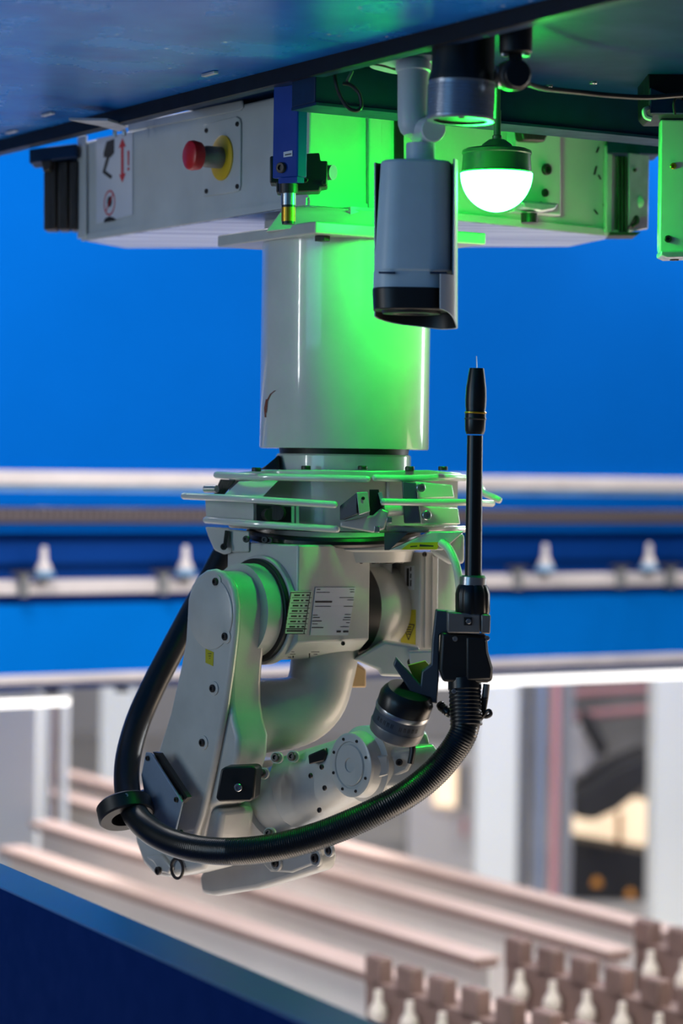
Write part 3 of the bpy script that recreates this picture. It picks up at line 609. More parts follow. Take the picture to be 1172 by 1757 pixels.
# ================================================================== TORCH, TOOL MOUNT, HOSE
tm = root('tool_mount', P(690, 1262, 5.47), 'round black and silver collision sensor flange at the wrist end', 'flange')
Mx = V((.27, -.33, .90)).normalized(); m0 = P(690, 1222, 5.46)-Mx*.045
for nm, pr_, mm in (('base_ring', [(-.012, .052), (-.008, .057), (.012, .060), (.016, .059)], 'clampgrey'), ('text_band', [(.016, .0585), (.046, .0585)], 'darkgrey'), ('silver_ring', [(.046, .0600), (.052, .0610), (.057, .0600)], 'steel'), ('rubber_boot', [(.057, .0595), (.080, .0595), (.090, .055), (.100, .048), (.1, 0)], 'rubber')):
    MB().lathe(m0, Mx, pr_, 56).go(nm, mm, tm)
# worn letters round the band
u_ = Mx.orthogonal().normalized(); cx_ = (V((0, -1, 0))-Mx*V((0, -1, 0)).dot(Mx)).normalized(); cy_ = Mx.cross(cx_)
e = MB()
for k in range(11):
    if k == 5: continue
    a = math.radians(-52+k*9.5); n = cx_*math.cos(a)+cy_*math.sin(a); t = Mx.cross(n); c_ = m0+Mx*.031+n*.0586
    for j in (-1, 1): e.box(c_+t*(.0018*j), t, n, .0010, .0006, .010, uz=Mx)
    if k % 2: e.box(c_+Mx*.003, t, n, .004, .0006, .0012, uz=Mx)
e.go('band_letters', 'black', tm)
wt = root('welding_torch', P(803, 1200, 5.45), 'black welding torch pointing upward with straight neck and tapered nozzle', 'torch')
def vcyl(name, x0, y0, x1, y1, r0, r1, d, m, par=wt, n=36, **k): return MB().cyl(P(x0, y0, d), P(x1, y1, d), r0, r1, n).go(name, m, par, **k)
dT = 5.42
vcyl('contact_wire', 818, 634, 817.5, 611, .0012, .0008, dT, 'steel', n=8)
ax_ = (P(818, 632, dT)-P(815, 745, dT)).normalized(); nz = P(815, 745, dT)
MB().lathe(nz, ax_, [(0, .0185), (.008, .0215), (.03, .0225), (.046, .0225), (.05, .021), (.06, .0222), (.075, .0228), (.098, .0218), (.122, .0185), (.136, .0165), (.141, .0155), (.141, .009), (.12, .009)], 40).go('nozzle', 'steel' if 0 else 'rubber', wt, label='greenish black tapered nozzle')
for t in (.044, .031): MB().lathe(nz+ax_*t, ax_, [(0, .0225), (.001, .0238), (.003, .0238), (.004, .0225)], 36).go('nozzle_ring', 'gold' if t > .04 else 'dirty', wt)
vcyl('neck', 815, 747, 812, 992, .0168, .0182, dT, 'hose')
vcyl('ring', 812, 990, 811, 1004, .0285, .0285, dT, 'steel'); vcyl('ring_top', 812, 987, 812, 991, .024, .027, dT, 'lampbody')
# ribbed nut
e = MB(); c0 = P(811, 1054, dT); c1 = P(811, 1003, dT); ax_ = (c1-c0).normalized(); L = (c1-c0).length; nn = 72; vs = []; fs = []
pr_ = [(0, .0345), (L*.1, .0372), (L*.7, .0372), (L*.92, .033), (L, .029)]; uu = V((1, 0, 0)); ww = ax_.cross(uu)
for t, r in pr_:
    for k in range(nn):
        a = 2*math.pi*k/nn; q = r*(1-.05*(1 if (k % 9) < 2 else 0)); vs.append(c0+ax_*t+(uu*math.cos(a)+ww*math.sin(a))*q)
for j in range(len(pr_)-1):
    for k in range(nn): fs.append((j*nn+k, j*nn+(k+1) % nn, (j+1)*nn+(k+1) % nn, (j+1)*nn+k))
fs += [tuple(range(nn)), tuple(range((len(pr_)-1)*nn, len(pr_)*nn))]; finish('ribbed_nut', vs, fs, 'rubber', wt)
# body
MB().prism([P(*q, 5.40) for q in ((758, 1086), (836, 1090), (838, 1118), (846, 1146), (845, 1168), (836, 1172), (760, 1170), (754, 1150))], (0, .075, 0)).go('torch_body', 'black', wt, bevel=.006, seg=3)
MB().prism([P(*q, 5.393) for q in ((800, 1092), (834, 1094), (836, 1120), (844, 1148), (843, 1166), (800, 1168))], (0, .03, 0)).go('body_cover', 'black', wt, bevel=.005, seg=3)
for px, py in ((781, 1096), (779, 1186), (836, 1095)): screw(wt, P(px, py, 5.40), (0, -1, 0), .0055, 'steel')
# corrugated boot
c0 = P(797, 1165, 5.43); c1 = P(800, 1246, 5.41); ax_ = (c1-c0).normalized(); L = (c1-c0).length; pr_ = []
for k in range(9):
    t = L*.25+k*L*.75/9; pr_ += [(t, .0338), (t+L*.03, .0350), (t+L*.055, .0350), (t+L*.07, .0335)]
MB().lathe(c0, ax_, [(0, .036), (L*.22, .036)]+pr_, 40).go('cable_boot', 'rubber', wt)
MB().cyl(P(835, 1174, 5.42), P(832, 1200, 5.42), .0075, n=16).go('plug', 'clampgrey', wt)
MB().cyl(P(832, 1196, 5.42), P(830, 1222, 5.42), .008, .005, n=16).go('plug_sleeve', 'black', wt)
MB().tube(spline([P(830, 1220, 5.42), P(832, 1230, 5.42), P(842, 1226, 5.41), P(838, 1219, 5.41), P(824, 1234, 5.42), P(812, 1236, 5.44)], 6), .0042, 8).go('plug_lead', 'black', wt)
hb = root('torch_bracket', P(740, 1205, 5.45), 'dark grey hooked bracket clamping the torch to the flange', 'bracket')
MB().prism([P(*q, 5.44) for q in ((748, 1046), (772, 1048), (772, 1086), (759, 1086), (754, 1090), (753, 1168), (750, 1208), (716, 1202), (700, 1180), (675, 1142), (680, 1128), (698, 1148), (722, 1176), (724, 1152), (740, 1140), (742, 1100))], (0, .04, 0)).go('hook_arm', 'darkgrey', hb, bevel=.003)
MB().prism([P(*q, 5.385) for q in ((768, 1050), (824, 1054), (824, 1087), (768, 1086))], (0, .09, 0)).go('clamp_block', 'clampgrey', hb, bevel=.003)
MB().prism([P(*q, 5.385) for q in ((825.5, 1054), (842, 1055), (841, 1088), (825.5, 1087))], (0, .09, 0)).go('clamp_jaw', 'clampgrey', hb, bevel=.003)
MB().box(P(803, 1066, 5.384), (1, 0, 0), (0, 1, 0), .017, .004, .017).go('screw_recess', 'black', hb); screw(hb, P(804, 1066, 5.381), (0, -1, 0), .0055, 'steel')
MB().prism([P(*q, 5.47) for q in ((700, 1142), (730, 1134), (742, 1148), (724, 1176), (708, 1160))], (0, .02, 0)).go('gusset', 'olive', hb)
MB().tube(spline([P(756, 1210, 5.47), P(764, 1218, 5.45), P(775, 1226, 5.45)], 6), .011, 12, rf=lambda t, d: .010+.0012*math.sin(d*900)).go('corrugated_sleeve', 'rubber', hb)

hp = [(800, 1240, 5.41), (793, 1262, 5.40), (776, 1290, 5.40), (745, 1326, 5.40), (704, 1359, 5.40), (655, 1387, 5.40), (600, 1413, 5.41), (540, 1436, 5.43), (470, 1454, 5.46), (400, 1461, 5.50), (340, 1457, 5.55), (290, 1443, 5.61), (252, 1420, 5.67), (228, 1390, 5.74), (218, 1350, 5.80), (220, 1300, 5.86), (236, 1240, 5.93), (262, 1180, 5.98), (292, 1122, 6.03), (325, 1060, 6.08), (358, 1000, 6.12), (388, 945, 6.14), (400, 925, 6.15)]
hpath = resample(spline([P(*q) for q in hp], 24), .0013)
e = MB(); nH = len(hpath); tot = sum((b-a).length for a, b in zip(hpath, hpath[1:]))
def hr(t, d):
    base = .0300
    k = max(0, min(1, (.78-d)/.25))               # corrugation shows near the torch, smooth sleeve after
    return base+k*.0007*math.sin(2*math.pi*d/.0052)
e.tube(hpath, .029, 22, rf=hr)
ho = e.go('cable_hose', 'hose', label='thick black cable hose looping from behind the arm to the torch', cat='hose')
# hose clamp
hc = root('hose_clamp', P(213, 1392, 5.74), 'black ring clamp gripping the hose at the left of the arm', 'clamp')
rc = P(215, 1391, 5.76); rax = V((-.25, .52, .80)).normalized()
MB().lathe(rc, rax, [(-.020, .036), (-.020, .060), (-.016, .064), (.016, .064), (.020, .060), (.020, .036), (-.020, .036)], 56, caps=False).go('clamp_ring', 'black', hc)
screw(hc, P(216, 1366, 5.715), (-.1, -1, .5), .006, 'steel')
MB().prism([P(*q, 5.82) for q in ((232, 1362), (262, 1352), (276, 1358), (282, 1385), (268, 1400), (240, 1404))], (0, .05, 0)).go('clamp_foot', 'black', hc, bevel=.008, seg=3)
MB().cyl(P(266, 1372, 5.80), P(274, 1372, 5.86), .026, n=24).go('clamp_boss', 'rubber', hc)
pl = [(250, 1290), (258, 1292), (306, 1366), (312, 1376), (300, 1428), (291, 1431), (254, 1408), (242, 1330)]
MB().prism([PA(*q, -.47) for q in pl], A*.006).go('side_plate', 'sideplate', hc, bevel=.002)
pe = MB().prism([PA(*q, -.455) for q in ((262, 1290), (272, 1292), (322, 1368), (312, 1378), (306, 1366))], A*.012); pe.go('plate_spacer', 'black', hc)
for px, py in ((254, 1301), (303, 1372), (285, 1425), (312, 1428)):
    screw(hc, PA(px, py, -.471), -A, .006, 'dirty')
MB().cyl(PA(306, 1370, -.465), PA(318, 1366, -.405), .009, n=16).go('standoff', 'steel', hc); MB().cyl(PA(258, 1300, -.465), PA(268, 1300, -.405), .009, n=16).go('standoff', 'steel', hc)
MB().cyl(PA(290, 1424, -.465), PA(300, 1424, -.405), .009, n=16).go('standoff', 'steel', hc)

# ================================================================== SECURITY CAMERA
sc_ = root('security_camera', P(713, 560, 5.2), 'grey bullet security camera pointing down with white sun shield', 'camera')
dS = 5.22
pm = P(712, 104, 5.28); pm.z = H(zd)-.002; 
MB().lathe(PZ(706, 100, zd), -UP, [(0, .088), (.006, .092), (.018, .088), (.026, .06)], 48).go('mount_disc', 'camwhite', sc_)
MB().lathe(P(710, 106, 5.32), (P(708, 240, 5.30)-P(710, 106, 5.32)), [(0, .036), (.008, .038), (.022, .038), (.024, .0335), (.10, .0325), (.135, .031), (.15, .026), (.158, .018)], 40).go('mount_arm', 'camwhite', sc_)
MB().cyl(P(722, 225, 5.34), P(744, 222, 5.22), .028, .026, n=32).go('pivot_joint', 'camwhite', sc_, bevel=.003)
MB().cyl(P(722, 246, 5.27), P(722, 276, 5.27), .030, .031, n=32).go('neck_socket', 'camgrey', sc_)
# body: rounded-section tube, slightly flared to the lens
Xc = V((1, 0, 0)); Yc = V((0, 1, 0))
def ring(px, py, hx, hy, r, d=dS+.055): return rounded(P(px, py, d), Xc, Yc, hx, hy, r, 6)
K = 5.2/4350
MB().loft(ring(714, 278, 61*K, .058, .045), ring(709, 470, 68*K, .066, .05)).go('body', 'camgrey', sc_, bevel=.006, seg=3)
MB().loft(ring(706, 468, 66*K, .064, .05), ring(706, 500, 67*K, .065, .05)).go('front_body', 'camgrey', sc_)
MB().loft(ring(705, 496, 67*K, .068, .05), ring(705, 534, 65*K, .068, .05)).go('lens_bezel', 'black', sc_, bevel=.003)
for x in (664, 752):
    MB().box(P(x, 468, dS-.012), Xc, Yc, .034, .006, .004).go('body_groove', 'teal', sc_)
# shield: curved shell round the right and back, slanted lower edge, dark lining inside
def interp(x, tab):
    for (a, b), (c, d) in zip(tab, tab[1:]):
        if x <= c: return b+(d-b)*(x-a)/(c-a)
    return tab[-1][1]
def shield(name, m, r0, r1, cut=0):
    vs = []; fs = []; angs = [-62, -56, -48, -40, -32, -27, -20, -12, -4, 4, 14, 26, 40, 55, 70, 85, 100, 115, 130, 145, 160]; NR = 10
    for a_ in angs:
        yt = 474 if a_ < -29 else 276
        yb = interp(a_, ((-62, 533), (-45, 538), (-32, 546), (-20, 556), (-8, 562), (60, 562), (160, 543)))-cut
        a = math.radians(a_)
        for j in range(NR+1):
            y = yt+(yb-yt)*j/NR; c = P(712, y, dS+.055)
            for q in (r0, r1):
                vs.append(c+Xc*(74*K*q*math.copysign(abs(math.cos(a))**.75, math.cos(a)))+Yc*(.084*q*math.copysign(abs(math.sin(a))**.75, math.sin(a))))
    W2 = 2*(NR+1); n = len(angs)
    for i in range(n-1):
        for j in range(NR):
            q = i*W2+2*j; fs += [(q, q+2, q+W2+2, q+W2), (q+1, q+3, q+W2+3, q+W2+1)]
        for q in (i*W2, i*W2+2*NR): fs.append((q, q+1, q+W2+1, q+W2))
    for i in (0, n-1):
        for j in range(NR): q = i*W2+2*j; fs.append((q, q+1, q+3, q+2))
    finish(name, vs, fs, m, sc_)
shield('sun_shield', 'camwhite', 1.0, .972); shield('shield_lining', 'black', .970, .955, 1.5)
# dark visor seen below the bezel, inside the shield
MB().lathe(P(706, 534, dS+.05), -UP, [(0, .062), (.006, .060), (.006, .04), (0, .036)], 40).go('lens_ring', 'black', sc_)
c = P(712, 505, dS+.055)
e = MB()
for k in range(4):
    q = hit(769, 498+k*4.4, P(769, 505, dS+.055-.052), (.35, -1, 0)); e.box(q, Xc, Yc, .0035, .001, .0036)
e.go('logo_print', 'print_', sc_)

# ================================================================== RIBBED UNIT, BALL JOINT, DOME LAMP
ru = root('loudspeaker', P(790, 215, 5.05), 'black cylinder with ribbed silver collar hanging beside the camera', 'speaker')
dR = 5.06; ct = P(796, 70, dR); cb = P(790, 208, dR); ax_ = (ct-cb).normalized(); L = (ct-cb).length; KR = dR/4350
MB().lathe(cb, ax_, [(L*.48, 58*KR), (L*.56, 57*KR), (L*.62, 54*KR), (L*1.15, 53*KR)], 64).go('upper_body', 'black', ru)
pr_ = [(0, 57*KR), (.003, 58.5*KR)]
for k in range(11): t = .004+k*(L*.46-.006)/11; g = (L*.46)/11; pr_ += [(t+g*.1, 58.8*KR), (t+g*.6, 58.8*KR), (t+g*.7, 56.6*KR), (t+g*.95, 56.6*KR)]
MB().lathe(cb, ax_, [(0, 46*KR)]+pr_+[(L*.48, 58*KR)], 72, caps=False).go('ribbed_collar', 'ribbed', ru)
MB().lathe(cb, ax_, [(.004, 52*KR), (.02, 46*KR)], 56).go('grille', 'black', ru)
MB().cyl(cb+ax_*.0-ax_*.002+V((0, -.05, 0)), cb+ax_*.006+V((0, -.05, 0)), .006, n=16).go('indicator_nub', 'black', ru)
bj = root('ball_joint_mount', P(885, 150, 4.98), 'black swivel mount with round knob beside the ribbed cylinder', 'mount')
dB = 4.98
MB().cyl(P(885, 30, dB), P(885, 92, dB), .034, .032, n=40).go('stem', 'black', bj, bevel=.003)
MB().prism([P(*q, dB) for q in ((908, 36), (942, 32), (944, 40), (910, 44))], (0, .03, 0)).go('side_tab', 'black', bj)
MB().prism([P(*q, dB) for q in ((873, 90), (898, 90), (894, 112), (876, 112))], (0, .03, 0)).go('fork', 'black', bj)
MB().cyl(P(886, 128, dB-.03), P(872, 130, dB+.05), .031, .030, n=40).go('knob', 'dirty', bj, bevel=.006, seg=3)
MB().lathe(P(888, 128, dB-.034), (.25, -1, 0), [(0, .026), (.004, .024), (.004, 0)], 36).go('knob_cap', 'black', bj)
MB().cyl(P(853, 132, dB+.02), P(868, 130, dB+.02), .022, n=24).go('knob_collar', 'steel', bj)
for px in (866, 902): MB().lathe(P(px, 93, dB), -UP, [(0, .009), (.004, .008), (.004, 0)], 16).go('rivet', 'steel', bj)
gl_ = root('signal_lamp', P(852, 365, 5.42), 'glowing green dome signal lamp hanging upside down by the housing', 'lamp')
dL = 5.55; KL = dL/4350; lc = P(852, 298, dL)
MB().lathe(lc, -UP, [(0, 62*KL)]+[(62*KL*1.06*math.sin(a), 62*KL*math.cos(a)) for a in [math.pi/2*k/14 for k in range(1, 15)]], 56).go('dome', 'lamp', gl_)
MB().lathe(lc, UP, [(0, 61*KL), (.003, 62*KL), (.005, 60*KL), (32*KL, 58*KL), (34*KL, 60*KL), (39*KL, 59*KL), (42*KL, 52*KL), (43*KL, 30*KL), (50*KL, 25*KL), (58*KL, 14*KL)], 56).go('lamp_collar', 'lampbody', gl_)
tp = lc+UP*.068
MB().lathe(tp, UP, [(0, .010), (.014, .011), (.016, .008), (.07, .008)], 20).go('lamp_stem', 'lampbody', gl_)
MB().cyl(tp+UP*.06, V((tp.x, tp.y, H(zd))), .006, n=14).go('lamp_rod', 'lampbody', gl_)

# ---- cables along the deck
MB().tube(spline([P(905, 144, 5.1), P(935, 152, 5.2), P(990, 158, 5.3), P(1050, 164, 5.35), P(1110, 167, 5.4), P(1172, 163, 5.45), P(1260, 160, 5.5)], 8), .0055, 10).go('lamp_cable', 'black', label='thin black cable running right from the swivel mount under the deck', cat='cable')
MB().tube(spline([P(575, 118, 5.42), P(576, 140, 5.4), P(584, 165, 5.4), P(598, 185, 5.4), P(612, 190, 5.4), P(620, 182, 5.4), P(616, 160, 5.4), P(602, 146, 5.4), P(588, 143, 5.4)], 8), .0042, 10).go('loop_cable', 'black', label='small black cable loop hanging left of the security camera', cat='cable')
MB().tube(spline([P(520, 134, 5.5), P(560, 128, 5.44), P(600, 116, 5.38), P(630, 108, 5.36), P(660, 112, 5.34), P(690, 122, 5.36)], 8), .0045, 10).go('deck_cable', 'black', label='thin cable tucked behind the deck flange near the camera mount', cat='cable')
MB().cyl(P(604, 122, 5.42), P(596, 140, 5.4), .004, n=10).go('cable_tie', 'clampgrey', label='short grey cable tie end above the cable loop', cat='cable tie')

# ---- right-hand bracket, lit by the lamp, and box above it
rk = root('side_bracket', P(1150, 440, 5.62), 'tall flat steel bracket with two holes at the right picture edge', 'bracket')
MB().prism([P(*q, 5.62) for q in ((1134, 205), (1240, 205), (1240, 436), (1140, 440), (1131, 432), (1131, 400))], (.0, .04, 0)).go('bracket_plate', 'white', rk, bevel=.004)
MB().prism([P(*q, 5.60) for q in ((1134, 430), (1240, 430), (1240, 440), (1145, 443), (1134, 438))], (.0, .08, 0)).go('bracket_foot', 'plate', rk, bevel=.003)
screw(rk, P(1155, 285, 5.62), (0, -1, 0), .007, 'gold'); screw(rk, P(1146, 410, 5.62), (0, -1, 0), .008, 'dirty')
MB().cyl(P(1157, 440, 5.64), P(1157, 447, 5.64), .01, n=6).go('bolt_tip', 'dirty', rk)
cbx = root('cable_box', P(1145, 195, 5.6), 'dark blue angled cable box above the right bracket', 'box')
MB().prism([P(*q, 5.55) for q in ((1112, 112), (1240, 112), (1240, 196), (1122, 196), (1113, 186))], (0, .2, 0)).go('box_body', 'navy', cbx, bevel=.003)
MB().prism([P(*q, 5.54) for q in ((1116, 150), (1172, 172), (1240, 172), (1240, 196), (1116, 194))], (0, .012, 0)).go('box_lid', 'teal', cbx, bevel=.002)
MB().tube(spline([P(1112, 186, 5.55), P(1106, 190, 5.54), P(1108, 200, 5.54), P(1118, 204, 5.54)], 6), .006, 8).go('drip_wire', 'cablegreen', cbx)
MB().tube(spline([P(1158, 196, 5.53), P(1156, 178, 5.52), P(1160, 168, 5.52), P(1170, 168, 5.52)], 6), .003, 8).go('wire_tie', 'black', cbx)

# ================================================================== FOREGROUND BEAM (lower left)
zb = -.875
fa = [PZ(-60, 1459, zb), PZ(650, 1757, zb)]
far0, far1 = PZ(0, 1481, zb), PZ(650, 1757, zb); dr = (far1-far0).normalized()
near0 = PZ(0, 1521, zb); wv = (near0-far0)-dr*(near0-far0).dot(dr)
pA = far0-dr*.6; Lb = 3.4
fb_ = root('guide_beam', (pA+dr*1.5), 'dark blue painted box beam crossing the lower left foreground', 'beam')
MB().prism([pA, pA+wv, pA+wv-UP*.004, pA-UP*.004], dr*Lb).go('top_plate', 'beamtop', fb_, label='lighter top face with a painted-in reflection')
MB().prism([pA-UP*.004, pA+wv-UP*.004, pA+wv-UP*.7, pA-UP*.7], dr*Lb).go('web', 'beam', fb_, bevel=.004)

# ================================================================== BLUE GANTRY GIRDER (background)
g0 = V((-1.48, 11.0, 0))
gg = root('gantry_girder', (g0.x+G1.x*2, g0.y+G1.y*2, H(-1)), 'long bright blue crane girder spanning behind the robot', 'girder')
def gbox(name, z0, z1, off, m, back=.25, L=11, t0=-3, par=gg, **k):
    p = V((g0.x, g0.y, 0))+G1*t0+G2*off
    return MB().prism([V((p.x, p.y, H(z1)))-G2*0, V((p.x, p.y, H(z1)))-G2*back, V((p.x, p.y, H(z0)))-G2*back, V((p.x, p.y, H(z0)))], G1*L).go(name, m, par, **k)
gbox('upper_web', -.040, 3.6, 0, 'wall')
gbox('pale_flange', -.100, -.038, .045, 'pale', .5, bevel=.006)
gbox('cool_strip', -.128, -.100, .02, 'palecool', .4)
gbox('upper_rail', -.200, -.128, .03, 'wall', .4, bevel=.006)
gbox('rail_body', -.31, -.262, .035, 'wall', .4, bevel=.008)
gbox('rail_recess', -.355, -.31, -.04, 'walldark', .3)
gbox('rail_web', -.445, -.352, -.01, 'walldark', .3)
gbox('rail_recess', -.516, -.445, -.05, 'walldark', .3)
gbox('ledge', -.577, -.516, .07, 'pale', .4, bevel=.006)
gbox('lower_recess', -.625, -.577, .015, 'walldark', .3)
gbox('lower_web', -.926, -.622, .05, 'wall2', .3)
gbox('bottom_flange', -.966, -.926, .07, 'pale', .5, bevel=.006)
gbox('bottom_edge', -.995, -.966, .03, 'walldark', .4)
# energy chain: individual links
p = V((g0.x, g0.y, 0))-G1*.35+G2*.04
for k in range(150):
    c = V((p.x, p.y, H(-.232)))+G1*(k*.032)
    if k == 0:
        lk = MB().box(c, G1, G2, .026, .05, .062).go('chain_link', 'chain', gg); c_first = c
    else:
        o = lk.copy(); S.collection.objects.link(o); o.location = (c-c_first)
# rail clamps and insulators
def gpos(px, py, off):
    return hit(px, py, V((g0.x, g0.y, 0))+G2*off, G2)
for px in (75, 318, 935, 1113):
    q = gpos(px, 990, .10); e = MB()
    e.lathe(V((q.x, q.y, H(-.53))), UP, [(0, .018), (.03, .018)], 16); st_ = e.go('clamp_stud', 'clampgrey', gg)
    MB().lathe(V((q.x, q.y, H(-.50))), UP, [(0, .03), (.006, .046), (.024, .046), (.03, .03)], 20).go('clamp_washer', 'palecool', st_)
    MB().lathe(V((q.x, q.y, H(-.47))), UP, [(0, .036), (.02, .030), (.04, .018), (.1, .013), (.105, .008)], 20).go('clamp_pin', 'pale', st_)
for px in (40, 280, 888, 1065, 1150):
    q = gpos(px, 990, .09); rc_ = MB().box(V((q.x, q.y, H(-.535))), G1, G2, .034, .05, .10).go('rail_clamp', 'machine', gg, bevel=.004)
    MB().box(V((q.x, q.y, H(-.482))), G1, G2, .10, .05, .016).go('clamp_bar', 'machinedark', rc_)
for px, py in ((88, 1184), (210, 1180)):
    q = gpos(px, py, .05); MB().box(q-UP*.01, G1, G2, .05, .05, .02).go('flange_nut', 'machinedark', gg)

# tube lights below the girder
zt = -1.10
def glight(xa, xb, label, back=.30, z=zt):
    a = hit(xa, 1210, V((g0.x, g0.y, 0))-G2*back, G2); b = hit(xb, 1190, V((g0.x, g0.y, 0))-G2*back, G2); a.z = b.z = H(z)
    r = root('tube_light', a.lerp(b, .5), label, 'light')
    t = (b-a).normalized(); n = V((t.y, -t.x, 0))
    MB().prism([a+n*x+UP*z_ for x, z_ in ((-.03, 0), (.03, 0), (.03, .036), (-.03, .036))], b-a).go('diffuser', 'led', r, bevel=.004)
    MB().prism([a+n*x+UP*z_ for x, z_ in ((-.04, .036), (.04, .036), (.04, .06), (-.04, .06))], b-a).go('channel', 'column', r)
glight(-300, 116, 'bright white tube light under the girder at the far left')
glight(700, 1400, 'bright white tube light under the girder at the right', z=-1.085)

# ================================================================== HALL BEHIND
def column(px0, px1, d, name, m, label, cat, top=3.5, grp=None, depth=.4, zbot=None):
    a = P(px0, 1300, d); b = P(px1, 1300, d)
    return MB().prism([V((a.x, d, 0)), V((b.x, d, 0)), V((b.x, d+depth, 0)), V((a.x, d+depth, 0))], (0, 0, ZC+top)).go(name, m, label=label, cat=cat, group=grp)
column(818, 888, 16.2, 'hall_column', 'column', 'wide white hall column just right of the torch', 'column')
column(1124, 1260, 16.0, 'hall_column', 'column', 'wide white hall column cut by the right picture edge', 'column')
column(-160, 62, 13.5, 'hall_column', 'column', 'broad white hall column at the far left edge', 'column')
for (a, b, m, lb) in ((62, 72, 'brownshade', 'narrow brownish upright pipe beside the far left column'), (76, 88, 'column', 'white upright pipe, second right of the far left column'), (91, 99, 'brownshade', 'brownish upright pipe, third right of the far left column'), (102, 118, 'column', 'white upright duct, fourth right of the far left column')):
    pa_, pb_ = P(a, 1300, 13.8), P(b, 1300, 13.8); r = (pb_.x-pa_.x)/2
    MB().cyl(V(((pa_.x+pb_.x)/2, 13.8, 0)), V(((pa_.x+pb_.x)/2, 13.8, ZC+3)), r, n=20).go('upright_pipe', m, label=lb, cat='pipe')
column(888, 903, 16.6, 'column_shade_strip', 'colgrey', 'grey strip painted as the shaded side of the white column right of the torch', 'column')  # separate grey strip stands for the column's shaded side
for (a, b, m, lb) in ((904, 913, 'pipedark', 'thin dark vertical pipe nearest the white column'), (919, 936, 'pipeblue', 'blue-grey vertical pipe between two hall columns'), (945, 961, 'pipered', 'faded red vertical pipe between two hall columns')):
    pa_, pb_ = P(a, 1300, 16.4), P(b, 1300, 16.4); r = (pb_.x-pa_.x)/2
    MB().cyl(V(((pa_.x+pb_.x)/2, 16.4, 0)), V(((pa_.x+pb_.x)/2, 16.4, ZC+3)), r, n=20).go('vertical_pipe', m, label=lb, cat='pipe')
column(964, 984, 17, 'slim_post', 'colgrey', 'slim pale grey post right of the red pipe', 'post')
column(172, 232, 18, 'hall_column', 'column', 'blurred white column behind the hose loop at left', 'column')
# machine between the right columns
mc = root('background_machine', (P(1050, 1400, 19).x, 19, 0), 'large blurred dark grey machine between the right hall columns', 'machine')
MB().prism([P(*q, 19.4) for q in ((960, 1120), (1150, 1120), (1150, 1460), (960, 1440))], (0, .5, 0)).go('machine_back', 'machine', mc)
MB().prism([P(*q, 18.4) for q in ((985, 1370), (1060, 1316), (1120, 1290), (1122, 1340), (1060, 1390), (1020, 1408), (986, 1404))], (0, .6, 0)).go('sloping_chute', 'machinedark', mc, bevel=.03)
MB().prism([P(*q, 19.2) for q in ((975, 1400), (1030, 1408), (1085, 1370), (1122, 1378), (1122, 1468), (1040, 1446), (975, 1436))], (0, .1, 0)).go('lit_opening', 'glow', mc)
MB().prism([P(*q, 19.0) for q in ((1060, 1398), (1068, 1396), (1068, 1452), (1060, 1450))], (0, .1, 0)).go('opening_post', 'amber', mc)
MB().prism([P(*q, 18.8) for q in ((972, 1440), (1124, 1466), (1124, 1566), (972, 1540))], (0, .4, 0)).go('machine_bed', 'machinedark', mc)
MB().prism([P(*q, 18.6) for q in ((995, 1215), (1020, 1230), (1046, 1290), (1030, 1300), (1000, 1250))], (0, .2, 0)).go('duct_bend', 'machinedark', mc, bevel=.04)
MB().prism([P(*q, 18.7) for q in ((975, 1255), (1010, 1238), (1030, 1300), (1000, 1335), (978, 1330))], (0, .2, 0)).go('pale_guard', 'farwall', mc, bevel=.03)
for px, py in ((1024, 1520), (1082, 1540)):
    MB().lathe(P(px, py, 18.3), UP, [(0, .04), (.04, .035), (.07, .0)], 16).go('amber_beacon', 'amber', mc)
for q0, q1 in (((965, 1190), (1135, 1180)), ((965, 1230), (1135, 1215))):
    MB().cyl(P(*q0, 18.9), P(*q1, 18.9), .032, n=12).go('red_rail', 'pipered', mc)
# window and cabinets left of the torch column
wd = root('lit_booth', (P(770, 1400, 20).x, 20, 0), 'small orange-lit booth seen left of the white column', 'booth')
MB().prism([P(*q, 20) for q in ((700, 1300), (822, 1300), (822, 1500), (700, 1480))], (0, 1, 0)).go('booth_wall', 'farwall', wd)
MB().prism([P(*q, 19.95) for q in ((745, 1310), (784, 1315), (782, 1385), (745, 1382))], (0, .03, 0)).go('lit_window', 'glow', wd)
MB().prism([P(*q, 19.9) for q in ((786, 1310), (802, 1310), (800, 1392), (786, 1390))], (0, .03, 0)).go('dark_frame', 'machine', wd)
MB().prism([P(*q, 19.9) for q in ((792, 1405), (802, 1405), (800, 1436), (793, 1436))], (0, .03, 0)).go('red_sign', 'pipered', wd)
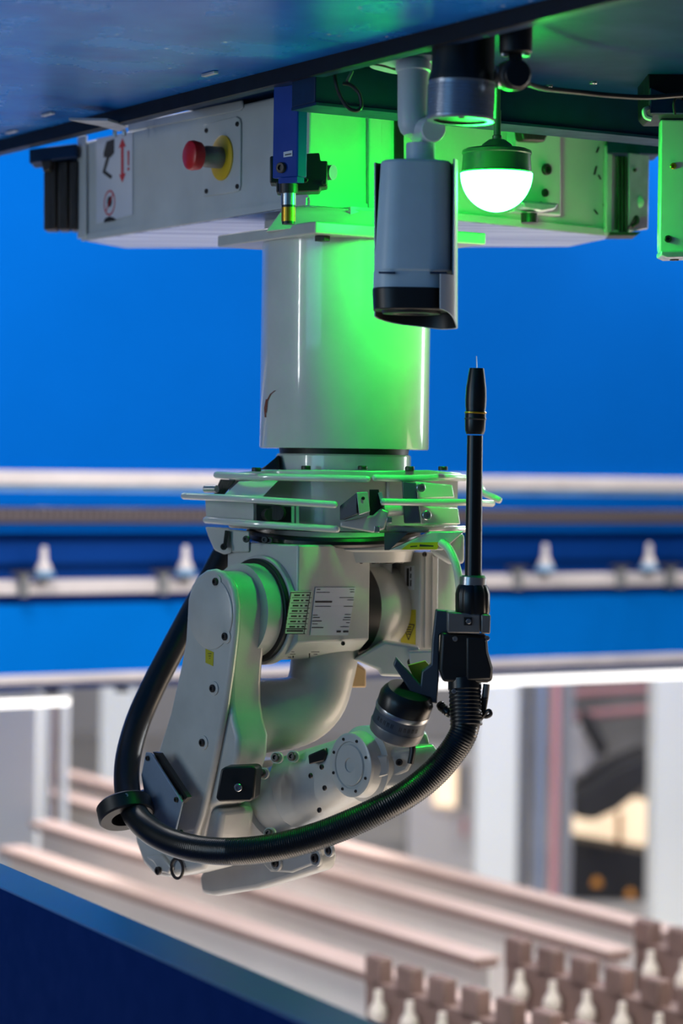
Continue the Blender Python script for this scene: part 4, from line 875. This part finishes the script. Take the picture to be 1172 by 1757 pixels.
# long pale steel profiles lying parallel on a low pale platform
pf = [V((x, y, H(-2.45))) for x, y in ((-2.1, 13.2), (2.6, 13.2), (2.6, 6.6), (-2.1, 6.6))]
MB().prism(pf, (0, 0, -.75)).go('rack_platform', 'profside', label='low pale platform carrying the long steel profiles', cat='platform')
zp = -1.9; N_P = 0
def prof(px, py, back, label, fwd=0., w=.10, z=zp, hgt=.55):
    q = PZ(px, py, z); q = q+G2*fwd; L = back+fwd
    r = root('steel_profile', q-G2*(L/2)-UP*hgt, label, 'steel profile', 'long pale steel profiles on the floor rack')
    MB().prism([q-G1*w, q, q-UP*.012, q-G1*w-UP*.012], -G2*L).go('top_flange', 'profile', r)
    MB().prism([q-G1*(w*.92)-UP*.012, q-G1*.02-UP*.012, q-G1*.02-UP*.04, q-G1*(w*.92)-UP*.04], -G2*L).go('flange_lip', 'brownshade', r)  # brown strip paints the shadow below the top flange
    MB().prism([q-G1*(w*.5)-UP*.04, q-G1*(w*.4)-UP*.04, q-G1*(w*.4)-UP*hgt, q-G1*(w*.5)-UP*hgt], -G2*L).go('web', 'profside', r)
    MB().prism([q-G1*w-UP*(hgt-.012), q-UP*(hgt-.012), q-UP*hgt, q-G1*w-UP*hgt], -G2*L).go('bottom_flange', 'profile', r)
prof(900, 1734, 4.3, 'long pale pinkish steel profile nearest the blue beam', fwd=.6, w=.14)
prof(862, 1640, 4.2, 'pale steel profile ending at the brown row in the middle', w=.13)
prof(1088, 1628, 6, 'pale steel profile ending at the brown row by the right edge', w=.13)
prof(1172, 1592, 6, 'farthest pale steel profile, running to the right picture edge', fwd=.5, w=.13)
# brown toothed stacks with pale knobs
def stack(x, y, n, label, step=.21, hgt=.57, z=zp+.02):
    q = PZ(x, y, z); r = root('steel_stack', V((q.x, q.y, H(z-hgt))), label, 'steel stack', 'brown notched steel girders on the rack')
    MB().prism([q, q+G1*.10, q+G1*.10-UP*hgt, q-UP*hgt], G2*(n*step)).go('girder_web', 'brown', r)
    MB().prism([q-UP*.30+G1*.10, q-UP*.30-G1*.10, q-UP*.32-G1*.10, q-UP*.32+G1*.10], G2*(n*step)).go('girder_flange', 'brownshade', r)
    for k in range(n):
        c = q+G2*(k*step+.04)
        MB().box(c+G1*.03+UP*.03, G1, G2, .06, .11, .12).go('tooth', 'brown', r, bevel=.01)
        b = q+G2*(k*step+.15)-G1*.04+UP*.0
        MB().lathe(b-UP*.13, UP, [(0, .010), (.012, .030), (.035, .036), (.06, .030), (.08, .016), (.12, .014)], 16).go('knob', 'knob', r)
        MB().cyl(b-UP*.20-G1*.02, b-UP*.21-G1*.02+G2*.11, .010, n=8).go('rod', 'knob', r)
stack(868, 1648, 12, 'brown notched girder row with pale knobs in the middle')
stack(1090, 1615, 12, 'brown notched girder row at the right edge')
stack(628, 1680, 12, 'brown notched girder row nearest the blue beam', z=zp+.02)
